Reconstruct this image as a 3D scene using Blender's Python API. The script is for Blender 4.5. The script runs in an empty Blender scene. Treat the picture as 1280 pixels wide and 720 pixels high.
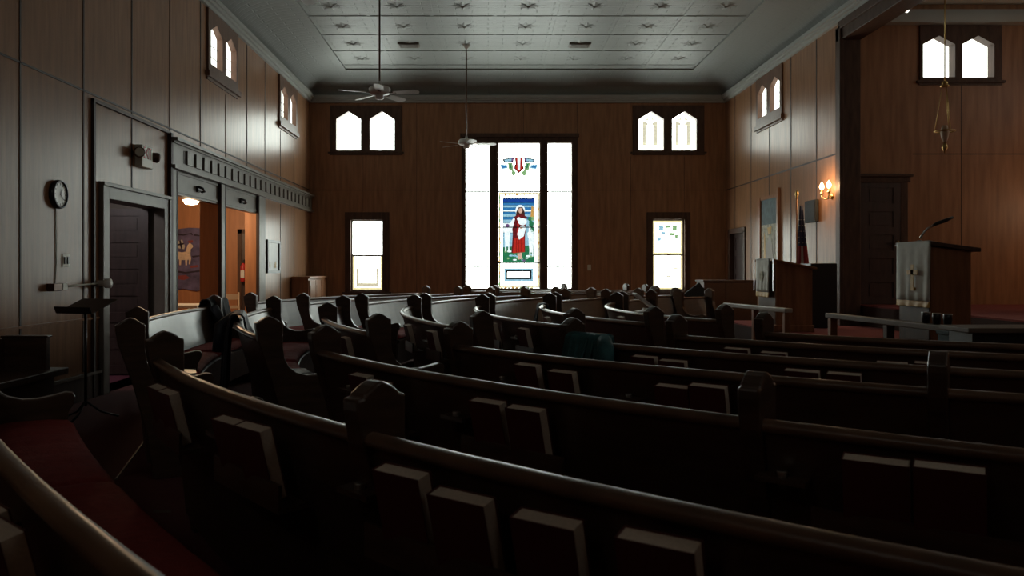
import bpy, math, random
from math import sin, cos, pi, radians, sqrt, atan2
from mathutils import Vector, Matrix
from mathutils.geometry import tessellate_polygon
random.seed(7)
COL = bpy.context.scene.collection
F, VX, VY, CH = 1000.0, 610.0, 336.0, 1.3       # focal length in px, vanishing point, camera height
def UX(px, Y): return (px-VX)*Y/F
def HZ(py, Y): return CH-(py-VY)*Y/F

# ------------------------------------------------------------------ materials
def new_mat(name):
    m = bpy.data.materials.new(name); m.use_nodes = True
    nt = m.node_tree; b = nt.nodes['Principled BSDF']
    return m, nt, b
def mat(name, col, rough=.5, metal=0, spec=.5, var=0, vscale=8, bump=0, bscale=60, stretch=(1,1,1)):
    m, nt, b = new_mat(name)
    b.inputs['Base Color'].default_value = (*col, 1)
    b.inputs['Roughness'].default_value = rough
    b.inputs['Metallic'].default_value = metal
    b.inputs['Specular IOR Level'].default_value = spec
    if var or bump:
        tc = nt.nodes.new('ShaderNodeTexCoord'); mp = nt.nodes.new('ShaderNodeMapping')
        mp.inputs['Scale'].default_value = stretch
        nt.links.new(tc.outputs['Object'], mp.inputs['Vector'])
    if var:
        n = nt.nodes.new('ShaderNodeTexNoise'); n.inputs['Scale'].default_value = vscale; n.inputs['Detail'].default_value = 5
        nt.links.new(mp.outputs[0], n.inputs['Vector'])
        r = nt.nodes.new('ShaderNodeValToRGB')
        r.color_ramp.elements[0].position = .3; r.color_ramp.elements[1].position = .7
        r.color_ramp.elements[0].color = (*[c*(1-var) for c in col], 1)
        r.color_ramp.elements[1].color = (*[min(1, c*(1+var)) for c in col], 1)
        nt.links.new(n.outputs['Fac'], r.inputs[0]); nt.links.new(r.outputs[0], b.inputs['Base Color'])
    if bump:
        n2 = nt.nodes.new('ShaderNodeTexNoise'); n2.inputs['Scale'].default_value = bscale; n2.inputs['Detail'].default_value = 3
        nt.links.new(mp.outputs[0], n2.inputs['Vector'])
        bp = nt.nodes.new('ShaderNodeBump'); bp.inputs['Strength'].default_value = bump; bp.inputs['Distance'].default_value = .01
        nt.links.new(n2.outputs['Fac'], bp.inputs['Height']); nt.links.new(bp.outputs[0], b.inputs['Normal'])
    return m
def glow(name, col, strength):
    m, nt, b = new_mat(name)
    b.inputs['Base Color'].default_value = (*[c*.5 for c in col], 1); b.inputs['Roughness'].default_value = .25
    b.inputs['Emission Color'].default_value = (*col, 1); b.inputs['Emission Strength'].default_value = strength
    return m
def cathedral(name, col, strength, scale=14, var=.12):
    """mottled lit window glass"""
    m, nt, b = new_mat(name)
    b.inputs['Base Color'].default_value = (*[c*.3 for c in col], 1); b.inputs['Roughness'].default_value = .3
    tc = nt.nodes.new('ShaderNodeTexCoord'); n = nt.nodes.new('ShaderNodeTexNoise'); n.inputs['Scale'].default_value = scale
    nt.links.new(tc.outputs['Object'], n.inputs['Vector'])
    r = nt.nodes.new('ShaderNodeValToRGB')
    r.color_ramp.elements[0].position = .35; r.color_ramp.elements[1].position = .65
    r.color_ramp.elements[0].color = (*[c*(1-var) for c in col], 1); r.color_ramp.elements[1].color = (*col, 1)
    nt.links.new(n.outputs['Fac'], r.inputs[0]); nt.links.new(r.outputs[0], b.inputs['Emission Color'])
    b.inputs['Emission Strength'].default_value = strength
    return m

M = {}
M['panel'] = mat('wood_panelling', (.29,.145,.075), .31, spec=.2, var=.22, vscale=3, stretch=(5,5,.5), bump=.06, bscale=14)
M['panelfar'] = mat('wood_panelling_far', (.30,.145,.072), .42, spec=.3, var=.22, vscale=3, stretch=(5,5,.5), bump=.06, bscale=14)
M['groove'] = mat('panel_groove', (.035,.016,.012), .6)
M['trim'] = mat('dark_stained_trim', (.085,.05,.036), .5, spec=.16, var=.25, vscale=6, stretch=(3,3,.6))
M['greytrim'] = mat('grey_brown_painted_trim', (.17,.145,.12), .42, spec=.3, var=.12, vscale=6)
M['browntrim'] = mat('brown_window_casing', (.15,.078,.05), .45, spec=.25, var=.2, vscale=6, stretch=(3,3,.6))
M['pew'] = mat('dark_varnished_pew_wood', (.062,.034,.022), .32, spec=.5, var=.35, vscale=5, stretch=(1,1,6), bump=.03, bscale=30)
M['pewback'] = mat('pew_backboard_wood', (.06,.033,.021), .34, spec=1.0, var=.3, vscale=4, stretch=(1,1,7))
M['rail'] = mat('worn_pew_rail_wood', (.13,.07,.04), .34, spec=.5, var=.3, vscale=6)
M['cushion'] = mat('red_pew_cushion', (.27,.04,.036), .85, spec=.15, var=.15, vscale=30, bump=.3, bscale=140)
M['carpet'] = mat('dark_red_carpet', (.105,.022,.022), .95, var=.2, vscale=60, bump=.3, bscale=300)
M['brownrail'] = mat('brown_rail_top', (.13,.095,.072), .5, spec=.25)
M['annexcarpet'] = mat('magenta_carpet', (.20,.05,.085), .95, var=.15, vscale=60)
M['stagecarpet'] = mat('stage_carpet', (.22,.04,.035), .95, var=.2, vscale=60)
M['cover'] = mat('hymnal_cover', (.085,.014,.012), .55)
M['pages'] = mat('hymnal_pages', (.62,.52,.42), .8, var=.08, vscale=120)
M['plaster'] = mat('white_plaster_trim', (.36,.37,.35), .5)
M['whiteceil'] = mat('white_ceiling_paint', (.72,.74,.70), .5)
M['black'] = mat('black_paint', (.012,.012,.013), .4)
M['white'] = mat('white_enamel', (.75,.75,.72), .4)
M['cream'] = mat('cream_plastic', (.6,.57,.48), .45)
M['metal'] = mat('brushed_metal', (.55,.55,.53), .3, metal=1)
M['brass'] = mat('aged_brass', (.5,.34,.13), .35, metal=1)
M['bronze'] = mat('dark_bronze', (.10,.05,.03), .4, metal=.6)
M['door'] = mat('dark_door_wood', (.062,.04,.036), .42, var=.25, vscale=5, stretch=(4,4,.6))
M['pulpit'] = mat('pulpit_wood', (.26,.115,.055), .5, spec=.2, var=.25, vscale=4, stretch=(4,4,.5))
M['oak'] = mat('brown_cabinet_wood', (.30,.13,.06), .4, var=.22, vscale=4, stretch=(4,4,.5))
M['cloth'] = mat('pale_parament_cloth', (.55,.56,.52), .8, var=.1, vscale=12)
M['gold'] = mat('gold_thread', (.55,.33,.08), .6)
M['teal'] = mat('teal_jacket_cloth', (.022,.10,.11), .75, var=.3, vscale=14, bump=.3, bscale=60)
M['darkcoat'] = mat('black_coat_cloth', (.014,.017,.022), .8, var=.3, vscale=14, bump=.3, bscale=60)
M['bluecoat'] = mat('dark_blue_cloth', (.03,.055,.085), .8, var=.3, vscale=14)
M['bag'] = mat('dark_backpack_nylon', (.018,.024,.036), .6, var=.3, vscale=20)
M['paper'] = mat('white_paper', (.72,.72,.7), .7)
M['railtop'] = mat('pale_worn_rail_top', (.34,.30,.26), .34)  # light painted into the colour, paler than the other altar rail's top
M['annexwall'] = mat('annex_orange_panelling', (.42,.19,.085), .5, var=.15, vscale=3, stretch=(5,5,.5))
M['paleframe'] = mat('pale_wood', (.55,.42,.30), .5)
M['mural'] = mat('purple_tapestry_ground', (.10,.085,.17), .85, var=.45, vscale=6)
M['muralred'] = mat('tapestry_rust_strokes', (.22,.05,.05), .85)
M['lamb'] = mat('tapestry_lamb_wool', (.62,.48,.36), .85, var=.15, vscale=20)
M['muraldark'] = mat('tapestry_dark_strokes', (.03,.02,.035), .9)
M['red'] = mat('red_paint', (.5,.03,.03), .45)
M['flagred'] = mat('flag_red', (.26,.025,.03), .8)
M['flagblue'] = mat('flag_blue', (.02,.025,.07), .8)
M['flagwhite'] = mat('flag_white', (.45,.42,.38), .8)
M['bannerteal'] = mat('banner_slate_blue', (.10,.14,.15), .8, var=.25, vscale=10)
M['bannerpale'] = mat('banner_pale_figured', (.42,.40,.30), .8, var=.45, vscale=16)
M['artwork'] = mat('framed_print_field', (.2,.2,.17), .4, var=.1, vscale=6)
M['brown'] = mat('brown_screen_wood', (.10,.055,.036), .5, var=.15, vscale=4)
M['riser'] = mat('dark_stage_riser', (.05,.024,.018), .8, spec=.2)
M['bluebox'] = mat('blue_grey_box', (.03,.055,.062), .7, spec=.2)
M['glassbulb'] = glow('warm_bulb_glass', (1,.72,.38), 9)
M['lamplit'] = glow('lit_lamp_bowl', (1,.78,.5), 14)
M['spotlit'] = glow('lit_spot_lens', (1,.93,.8), 6)
WIN = 12.0
M['pane'] = cathedral('milky_window_glass', (.91,1.0,.92), WIN)
M['panedim'] = cathedral('shaded_window_glass', (.95,1.0,.90), 2.6)  # weaker glow, set so the window reveals stay brown
M['panenear'] = cathedral('near_window_glass', (.95,1.0,.94), 6.5)  # glass of the unseen windows added to light the foreground
M['paneyellow'] = cathedral('yellow_border_glass', (1.0,.90,.48), 1.0, 30, .2)
M['panebeige'] = cathedral('beige_tracery_glass', (.80,.74,.52), .9, 30, .3)
M['paneivory'] = cathedral('ivory_tracery_glass', (.82,.80,.60), .9, 30, .2)
def sg(n, c, s=1.0): M[n] = cathedral(n, c, s, 40, .3)
sg('glass_deep_blue', (.01,.07,.42), .8); sg('glass_blue', (.04,.26,.62), .8); sg('glass_sky', (.35,.66,.82), .95)
sg('glass_pale', (.78,.90,.92), 1.3); sg('glass_red', (.62,.03,.02), .8); sg('glass_maroon', (.20,.015,.02), .7)
sg('glass_green', (.03,.25,.11), .8); sg('glass_lime', (.30,.55,.25), .9); sg('glass_skin', (.80,.52,.40), .9)
sg('glass_hair', (.07,.03,.02), .8); sg('glass_amber', (.75,.42,.10), .9); sg('glass_violet', (.22,.12,.30), .8)
M['lead'] = mat('lead_came', (.02,.022,.022), .6)

# tin ceiling material: pressed fine courses by bump
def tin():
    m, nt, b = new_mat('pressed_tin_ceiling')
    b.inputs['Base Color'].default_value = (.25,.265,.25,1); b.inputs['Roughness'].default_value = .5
    tc = nt.nodes.new('ShaderNodeTexCoord'); br = nt.nodes.new('ShaderNodeTexBrick')
    br.inputs['Scale'].default_value = 1; br.inputs['Brick Width'].default_value = .535; br.inputs['Row Height'].default_value = .1338
    br.inputs['Mortar Size'].default_value = .012; br.inputs['Mortar Smooth'].default_value = .6
    br.inputs['Color1'].default_value = br.inputs['Color2'].default_value = (1,1,1,1); br.inputs['Mortar'].default_value = (0,0,0,1)
    nt.links.new(tc.outputs['Object'], br.inputs['Vector'])
    bp = nt.nodes.new('ShaderNodeBump'); bp.inputs['Strength'].default_value = .6; bp.inputs['Distance'].default_value = .012
    nt.links.new(br.outputs['Color'], bp.inputs['Height']); nt.links.new(bp.outputs[0], b.inputs['Normal'])
    return m
M['tin'] = tin()

# ------------------------------------------------------------------ mesh builder
ORG = {}
class MB:
    def __init__(s): s.v=[]; s.f=[]; s.m=[]; s.sm=[]
    def add(s, vs, fs, mi=0, smooth=False):
        o=len(s.v); s.v += [tuple(v) for v in vs]
        for f in fs: s.f.append([o+i for i in f]); s.m.append(mi); s.sm.append(smooth)
        return s
    def box(s, x0,x1,y0,y1,z0,z1, mi=0):
        return s.add([(x0,y0,z0),(x1,y0,z0),(x1,y1,z0),(x0,y1,z0),(x0,y0,z1),(x1,y0,z1),(x1,y1,z1),(x0,y1,z1)],
            [(3,2,1,0),(4,5,6,7),(0,1,5,4),(1,2,6,5),(2,3,7,6),(3,0,4,7)], mi)
    def obox(s, c, ax, ay, az, mi=0):
        c,ax,ay,az = map(Vector,(c,ax,ay,az)); vs=[]
        for k in (-1,1):
            for i,j in ((-1,-1),(1,-1),(1,1),(-1,1)): vs.append(c+ax*i+ay*j+az*k)
        return s.add(vs,[(3,2,1,0),(4,5,6,7),(0,1,5,4),(1,2,6,5),(2,3,7,6),(3,0,4,7)],mi)
    def extrude(s, outer, holes, fn, w0, w1, mi=0):
        loops=[outer]+list(holes)
        tris=tessellate_polygon([[Vector((p[0],p[1],0)) for p in l] for l in loops])
        flat=[p for l in loops for p in l]; n=len(flat)
        vs=[fn(p[0],p[1],w0) for p in flat]+[fn(p[0],p[1],w1) for p in flat]
        fs=[tuple(t) for t in tris]+[tuple(n+i for i in reversed(t)) for t in tris]
        o=0
        for l in loops:
            k=len(l)
            for i in range(k): j=(i+1)%k; fs.append((o+i,o+j,n+o+j,n+o+i))
            o+=k
        return s.add(vs,fs,mi)
    def sweep(s, rings, closed=True, caps=True, mi=0, smooth=False):
        n=len(rings[0]); vs=[p for r in rings for p in r]; fs=[]
        for a in range(len(rings)-1):
            for i in range(n if closed else n-1):
                j=(i+1)%n; fs.append((a*n+i,a*n+j,(a+1)*n+j,(a+1)*n+i))
        s.add(vs,fs,mi,smooth)
        if caps and closed:
            s.add(rings[0],[tuple(range(n))[::-1]],mi); s.add(rings[-1],[tuple(range(n))],mi)
        return s
    def tube(s, pts, r, n=10, mi=0, smooth=True):
        pts=[Vector(p) for p in pts]; rr=r if isinstance(r,(list,tuple)) else [r]*len(pts); rings=[]
        for i,p in enumerate(pts):
            d=(pts[min(i+1,len(pts)-1)]-pts[max(i-1,0)]).normalized()
            a=d.orthogonal().normalized() if abs(d.z)>.99 else d.cross(Vector((0,0,1))).normalized()
            b=d.cross(a)
            rings.append([p+(a*cos(2*pi*k/n)+b*sin(2*pi*k/n))*rr[i] for k in range(n)])
        return s.sweep(rings,True,True,mi,smooth)
    def lathe(s, c, prof, n=20, mi=0, axis='z', smooth=True, caps=True):
        rings=[]
        for r,h in prof:
            ring=[]
            for k in range(n):
                a=2*pi*k/n
                if axis=='z': ring.append((c[0]+r*cos(a),c[1]+r*sin(a),c[2]+h))
                elif axis=='x': ring.append((c[0]+h,c[1]+r*cos(a),c[2]+r*sin(a)))
                else: ring.append((c[0]+r*cos(a),c[1]+h,c[2]+r*sin(a)))
            rings.append(ring)
        return s.sweep(rings,True,caps,mi,smooth)
    def ball(s, c, r, mi=0, n=12, sx=1, sy=1, sz=1):
        rings=[]
        for i in range(n//2+1):
            a=-pi/2+pi*i/(n//2); rr=max(cos(a),.001)
            rings.append([(c[0]+sx*r*rr*cos(2*pi*k/n),c[1]+sy*r*rr*sin(2*pi*k/n),c[2]+sz*r*sin(a)) for k in range(n)])
        return s.sweep(rings,True,True,mi,True)
    def build(s, name, mats, parent=None, origin=None, bevel=0):
        if not isinstance(mats,(list,tuple)): mats=[mats]
        o = ORG[parent.name] if parent else (Vector(origin) if origin else Vector((0,0,0)))
        me=bpy.data.meshes.new(name); me.from_pydata([tuple(Vector(v)-o) for v in s.v],[],s.f)
        for m in mats: me.materials.append(M[m] if isinstance(m,str) else m)
        for p,mi,sm in zip(me.polygons,s.m,s.sm): p.material_index=mi; p.use_smooth=sm
        import bmesh
        bm=bmesh.new(); bm.from_mesh(me); bmesh.ops.remove_doubles(bm,verts=bm.verts,dist=1e-5)
        bmesh.ops.recalc_face_normals(bm,faces=bm.faces); bm.to_mesh(me); bm.free()
        ob=bpy.data.objects.new(name,me); COL.objects.link(ob)
        if parent: ob.parent=parent
        else: ob.location=o
        ORG[ob.name]=o
        if bevel:
            b=ob.modifiers.new('bevel','BEVEL'); b.width=bevel; b.segments=2; b.limit_method='ANGLE'; b.angle_limit=radians(40)
        return ob
def tag(o, label=None, cat=None, group=None, kind=None):
    if label: o['label']=label
    if cat: o['category']=cat
    if group: o['group']=group
    if kind: o['kind']=kind
    return o
def thing(name, loc, label, cat, group=None):
    o=bpy.data.objects.new(name,None); COL.objects.link(o); o.location=loc; o.empty_display_size=.1
    ORG[o.name]=Vector(loc); return tag(o,label,cat,group)
def struct(name, mb, mats, label, cat, bevel=0):
    o=mb.build(name,mats,bevel=bevel); return tag(o,label,cat,kind='structure')
def struct_root(name, loc, label, cat):
    o=thing(name,loc,label,cat); o['kind']='structure'; return o
def ordinal(i): return ['first','second','third','fourth','fifth','sixth','seventh','eighth','ninth','tenth'][i]

# ------------------------------------------------------------------ room shell
XL, XR, YB, YN = -4.0, 5.33, 17.94, -1.2
TOP = 5.30
mb=MB().box(XL-.3,XR,YN-.3,YB+.3,-.12,0); struct('floor',mb,'carpet','dark red carpeted church floor under the curved pews','floor')

def wall_grid(mb, fn, u0,u1,v0,v1, holes, w0,w1, mi=0):
    us=sorted({u0,u1,*[h[0] for h in holes],*[h[1] for h in holes]}); vs=sorted({v0,v1,*[h[2] for h in holes],*[h[3] for h in holes]})
    for a,b in zip(us,us[1:]):
        run=None
        for c,d in zip(vs,vs[1:]):
            inside=any(h[0]<=(a+b)/2<=h[1] and h[2]<=(c+d)/2<=h[3] for h in holes)
            if not inside:
                run=(run[0],d) if run else (c,d)
            if (inside or d==vs[-1]) and run:
                p=[fn(a,run[0],w0),fn(b,run[1],w1)]
                mb.box(*[f(p[0][i],p[1][i]) for i in range(3) for f in (min,max)],mi); run=None
LW=lambda u,v,w: (XL-w,u,v)      # left wall: u = y, v = z, w = outward
RW=lambda u,v,w: (XR+w,u,v)
BW=lambda u,v,w: (u,YB+w,v)
CW=lambda u,v,w: (u,12.25+w,v)   # chancel side wall
def strip(mb, fn, u0,u1,v0,v1, d, mi):
    p=[fn(u0,v0,.002),fn(u1,v1,-d)]
    mb.box(*[f(p[0][i],p[1][i]) for i in range(3) for f in (min,max)],mi)

# left wall
LH=[(8.39,9.83,0,2.04),(10.2,11.94,0,2.60),(12.08,13.9,0,2.60),(11.37,12.73,4.12,5.02),(15.27,16.67,4.12,5.02)]
mb=MB(); wall_grid(mb,LW,YN,YB,0,TOP,LH,0,.22)
for k in range(-8,11):
    u=6.836+1.072*k
    segs=[(.28,TOP)]
    for h in LH:
        if h[0]-.14<u<h[1]+.14:
            segs=[s for a,b in segs for s in ((a,min(b,h[2]-.16 if h[2] else 0)),(max(a,h[3]+.14),b)) if s[1]-s[0]>.05]
    if u>10: segs=[s for a,b in segs for s in ((a,min(b,2.55)),(max(a,2.95),b)) if s[1]-s[0]>.05]
    for a,b in segs: strip(mb,LW,u-.011,u+.011,a,b,.006,1)
strip(mb,LW,YN,YB,3.055,3.075,.006,1)
struct('wall_left',mb,['panel','groove'],'tall brown wood-panelled side wall with dark seams, clock and open doorway','wall')
mb=MB()
strip(mb,LW,YN,8.2,.79,.81,.02,0)
struct('trim_1',mb,'panel','thin chair rail moulding along the clock wall','trim')
mb=MB(); strip(mb,LW,YN,8.24,0,.235,.022,1); strip(mb,LW,YN,8.24,.235,.262,.04,0)
struct('baseboard_left',mb,['greytrim','trim'],'tall dark baseboard with pale cap below the clock','baseboard')
mb=MB(); strip(mb,LW,9.98,10.04,0,3.0,.05,0)
strip(mb,LW,8.06,8.10,0,3.02,.03,0); strip(mb,LW,8.06,10.0,2.985,3.02,.035,1)
struct('trim_2',mb,['groove','trim'],'thin dark moulding that frames the exit sign panel over the doorway','trim')
# far wall
big=(UX(577,YB),UX(722,YB),HZ(364,YB),HZ(170,YB))
lanL=(UX(413,YB),UX(502,YB),HZ(190,YB),HZ(132,YB)); lanR=(UX(791,YB),UX(880,YB),HZ(190,YB),HZ(132,YB))
lowL=(UX(433,YB),UX(485,YB),HZ(366,YB),HZ(267,YB)); lowR=(UX(810,YB),UX(861,YB),HZ(366,YB),HZ(267,YB))
BH=[big,lanL,lanR,lowL,lowR]
mb=MB(); wall_grid(mb,BW,XL-.22,XR+.25,0,TOP,BH,0,.25)
for u in [XL+1.2*k for k in range(1,8)]:
    segs=[(.2,TOP)]
    for h in BH:
        if h[0]-.05<u<h[1]+.05: segs=[s for a,b in segs for s in ((a,min(b,h[2]-.1)),(max(a,h[3]+.05),b)) if s[1]-s[0]>.05]
    for a,b in segs: strip(mb,BW,u-.004,u+.004,a,b,.002,1)
for a,b in ((XL,lowL[0]-1e-3),(XL,big[0]-.05),(big[1]+.05,XR)): strip(mb,BW,a,b,3.06,3.07,.002,1)
struct('wall_far',mb,['panelfar','groove'],'brown wood-panelled end wall behind the pews, pierced by stained glass windows','wall')
# right wall beyond the chancel opening
RH=[(14.45,15.83,4.10,5.02),(16.63,17.62,0,2.10)]
mb=MB(); wall_grid(mb,RW,12.2,YB,0,TOP,RH,0,.25); wall_grid(mb,RW,YN,5.8,0,TOP,[(1.6,3.0,4.12,5.02)],0,.25)
wall_grid(mb,RW,5.8,12.2,4.95,TOP,[],0,.25)
for u in (17.25,16.2,15.15,14.07,12.98):
    segs=[(.2,TOP)]
    for h in RH:
        if h[0]-.05<u<h[1]+.05: segs=[s for a,b in segs for s in ((a,min(b,h[2]-.12)),(max(a,h[3]+.05),b)) if s[1]-s[0]>.05]
    for a,b in segs: strip(mb,RW,u-.012,u+.012,a,b,.006,1)
strip(mb,RW,12.2,YB,3.045,3.07,.006,1)
struct('wall_right',mb,['panel','groove'],'wood-panelled side wall with the flag, banner and sconce','wall')
mb=MB(); wall_grid(mb,lambda u,v,w:(u,YN-w,v),XL-.22,XR+.25,0,TOP,[(-3.4,-2.0,4.12,5.02),(3.0,4.4,4.12,5.02)],0,.25); struct('wall_near',mb,'panel','plain panelled wall behind the viewpoint','wall')
# chancel
CE=10.2
mb=MB(); chw=(UX(1149,12.25),UX(1251,12.25),HZ(101,12.25),HZ(32,12.25)); cdr=(5.67,6.28,.75,2.62)
wall_grid(mb,CW,5.58,CE+.2,0,5.45,[chw],0,.3)
for u in (7.25,8.45): strip(mb,CW,u-.006,u+.006,.8,5.1,.003,1)
strip(mb,CW,6.5,CE,3.05,3.065,.003,1)
struct('wall_chancel_far',mb,['panelfar','groove'],'reddish wood-panelled chancel wall with a pair of arched windows','wall')
mb=MB(); wall_grid(mb,lambda u,v,w:(CE+w,u,v),5.6,12.25,0,5.45,[(8.2,9.6,4.12,5.02)],0,.2); struct('wall_chancel_end',mb,'panelfar','panelled end wall of the chancel recess','wall')
mb=MB(); mb.box(5.58,CE+.2,5.55,5.75,0,5.45); struct('wall_chancel_near',mb,'panelfar','panelled chancel wall opposite the arched windows','wall')
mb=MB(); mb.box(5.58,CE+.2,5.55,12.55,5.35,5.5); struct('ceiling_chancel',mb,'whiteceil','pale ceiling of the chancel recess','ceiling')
mb=MB(); mb.box(5.58,CE,12.08,12.249,5.03,5.14).box(5.58,CE,12.14,12.249,5.14,5.24); struct('trim_3',mb,'plaster','pale cornice over the chancel windows','trim')
mb=MB()
mb.box(XR-.03,5.60,12.02,12.20,0,4.95).box(XR-.06,XR+.0,11.98,12.05,0,4.95)
mb.box(XR-.03,5.60,5.75,12.2,4.74,4.95).box(XR-.06,XR,5.75,12.05,4.9,5.02)
mb.box(XR-.03,5.60,5.72,5.86,0,4.95)
struct('trim_4',mb,'trim','dark timber casing round the tall chancel opening','trim',.008)
# stage platforms
mb=MB().box(3.9,5.64,5.5,13.2,0,.45,0).box(5.64,CE,5.75,12.25,0,.755,0).box(3.6,3.9,6.2,12.6,0,.2,0).box(3.595,3.6,6.2,12.6,0,.19,1).box(3.6,3.9,6.195,6.2,0,.19,1)
mb.box(3.895,3.9,5.5,13.2,0,.43,1).box(5.62,5.642,5.75,12.25,.45,.735,1).box(3.9,5.64,5.49,5.5,0,.43,1)
struct('floor_stage',mb,['stagecarpet','riser'],'raised red-carpeted stage with timber riser in front of the chancel','stage')

# ceiling with cove, ridges and rosettes
mb=MB()
def ring(d,z): return [(XL+d,YN+d,z),(XR-d,YN+d,z),(XR-d,YB-d,z),(XL+d,YB-d,z)]
prev=ring(0,5.16)
for i in range(1,9):
    a=pi/2*i/8; r2=ring(.92*(1-cos(a)),5.16+.38*sin(a)); mb.sweep([prev,r2],True,False,0,True); prev=r2
CZ=5.54
mb.add([(x,y,CZ) for x,y,_ in prev],[(3,2,1,0)])
mb.box(XL-.3,XR+.3,YN-.3,YB+.3,CZ+.06,CZ+.2)
x0,x1,y0,y1=XL+.92,XR-.92,YN+.92,YB-.92
def rib(xa,xb,ya,yb,d=.018): mb.box(xa,xb,ya,yb,CZ-d,CZ+.005)
rib(x0,x0+.07,y0,y1,.035); rib(x1-.07,x1,y0,y1,.035); rib(x0,x1,y1-.07,y1,.035)
TX,TY=-.41,12.9
gx=[TX+1.06*(k+.5) for k in range(-4,5)]; gy=[TY+1.07*(k+.5) for k in range(-13,4)]
for g in gy:
    if y0<g<y1: rib(x0,x1,g-.03,g+.03,.010)
for g in gx:
    if x0<g<x1: rib(g-.03,g+.03,y0,y1,.006)
for kx in range(-3,5):
    for ky in range(-12,5):
        cx,cy=TX+1.06*kx,TY+1.07*ky
        if not(x0+.2<cx<x1-.2 and y0+.2<cy<y1-.2): continue
        for r_,n_,d_,ro in ((.25,4,.024,0),(.20,4,.034,pi/4)):
            pts=[]
            for k in range(2*n_):
                a=ro+pi*k/n_; rr=r_ if k%2==0 else r_*.38
                pts.append((cx+rr*cos(a),cy+rr*sin(a),CZ+.002))
            mb.add(pts+[(cx,cy,CZ-d_)],[(k,(k+1)%(2*n_),2*n_) for k in range(2*n_)])
        mb.ball((cx,cy,CZ-.02),.03,0,8,1,1,.7)
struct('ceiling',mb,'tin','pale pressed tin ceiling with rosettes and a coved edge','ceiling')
mb=MB()
def corn(x0_,x1_,y0_,y1_):
    for d,a,b in ((.05,5.02,5.09),(.09,5.07,5.12),(.13,5.11,5.17)):
        mb.box(XL,XL+d,y0_,y1_,a,b); mb.box(XR-d,XR,y0_,y1_,a,b); mb.box(x0_,x1_,YB-d,YB,a,b); mb.box(x0_,x1_,YN,YN+d,a,b)
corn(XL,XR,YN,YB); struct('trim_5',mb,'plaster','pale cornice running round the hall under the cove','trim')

# ------------------------------------------------------------------ windows
def lancet(c,w,h0,hs,ht): return [(c-w/2,h0),(c+w/2,h0),(c+w/2,hs),(c,ht),(c-w/2,hs)]
def double_lancet(name, fn, u0,u1,v0,v1, lights, label, pane='pane', reveal=.16, fm='trim', tracery=False):
    """board with two pointed openings; lights = [(u centre, width, bottom, shoulder, tip)]"""
    c=fn((u0+u1)/2,v0,0); root=struct_root(name,c,label,'window')
    mb=MB(); mb.extrude([(u0,v0),(u1,v0),(u1,v1),(u0,v1)],[lancet(*l) for l in lights],fn,-.03,reveal)
    mb.build('window_frame',fm,root)
    side=fn is LW or fn is RW
    mb=MB(); p=[fn(u0-.05,v0-(.08 if side else .035),-.06 if side else -.05),fn(u1+.05,v0,.02)]
    mb.box(*[f(p[0][i],p[1][i]) for i in range(3) for f in (min,max)])
    p=[fn(u0-.01,v0-(.12 if side else .07),-.02),fn(u1+.01,v0-.03,-.001)]
    mb.box(*[f(p[0][i],p[1][i]) for i in range(3) for f in (min,max)])
    mb.build('window_sill',fm,root)
    for c_,w,h0,hs,ht in lights:
        mb=MB(); mb.extrude(lancet(c_,w+.02,h0-.01,hs,ht+.01),[],fn,reveal-.03,reveal-.015)
        if tracery:
            k=w/2
            t=lambda poly: mb.extrude(poly,[],fn,reveal-.034,reveal-.031,1)
            dx=.62*k
            for s_ in (-1,1):
                t([(c_+s_*dx,h0+.12),(c_+s_*(dx-.3*k),h0+.12),(c_+s_*(dx-.3*k),hs-.1),(c_+s_*dx,hs-.1)])
                t([(c_+s_*dx,hs-.12),(c_+s_*.12*k,hs-.12),(c_+s_*.2*k,hs-.05),(c_+s_*dx,hs-.02)])
                t([(c_+s_*dx,h0+.12),(c_+s_*.12*k,h0+.12),(c_+s_*.45*k,h0+.19),(c_+s_*dx,h0+.2)])
                t([(c_+s_*.62*k,hs),(c_+s_*.5*k,hs),(c_+s_*.1*k,ht-.17),(c_+s_*.1*k,ht-.11)])
        mb.build('pane',[pane,'paneivory'],root)
        mb=MB()
        for q in (.33,.66):
            v=h0+(hs-h0)*q; mb.extrude([(c_-w/2,v-.004),(c_+w/2,v-.004),(c_+w/2,v+.004),(c_-w/2,v+.004)],[],fn,reveal-.045,reveal-.036)
        if fn is LW or fn is RW: mb.build('glazing_bar','lead',root)
def bl(pxa,pxb):  # lancet in the far wall by the pixels of its sides
    return ((UX(pxa,YB)+UX(pxb,YB))/2, UX(pxb,YB)-UX(pxa,YB), HZ(187.7,YB), HZ(149,YB), HZ(139.5,YB))
double_lancet('window_1',BW,*lanL,[bl(420.6,451),bl(462.5,493)],'pair of bright pointed windows high on the end wall, beside the first hanging fan')
double_lancet('window_2',BW,*lanR,[bl(798.5,829.3),bl(840,870.4)],'pair of pointed windows with ivory tracery high on the end wall',tracery=True)
def sl(c): return (c,.50,4.24,4.72,4.86)
double_lancet('window_3',LW,*LH[3],[sl(11.72),sl(12.38)],'pair of pointed windows high on the clock wall, nearer the viewer',pane='panedim',reveal=.09,fm='browntrim')
double_lancet('window_4',LW,*LH[4],[sl(15.63),sl(16.31)],'pair of pointed windows high on the clock wall, near the far corner',pane='panedim',reveal=.09,fm='browntrim')
double_lancet('window_5',RW,*RH[0],[sl(14.8),sl(15.48)],'pair of pointed windows high above the banner and flag',pane='panedim',reveal=.09,fm='browntrim')
def cl(a,b): return ((UX(a,12.22)+UX(b,12.22))/2,UX(b,12.22)-UX(a,12.22),HZ(98,12.3),HZ(57,12.3),HZ(46.5,12.3))
double_lancet('window_6',CW,*chw,[cl(1154,1194),cl(1203,1243)],'pair of bright pointed windows in the chancel wall, behind the hanging lamp',reveal=.17,pane='panedim')

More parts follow.
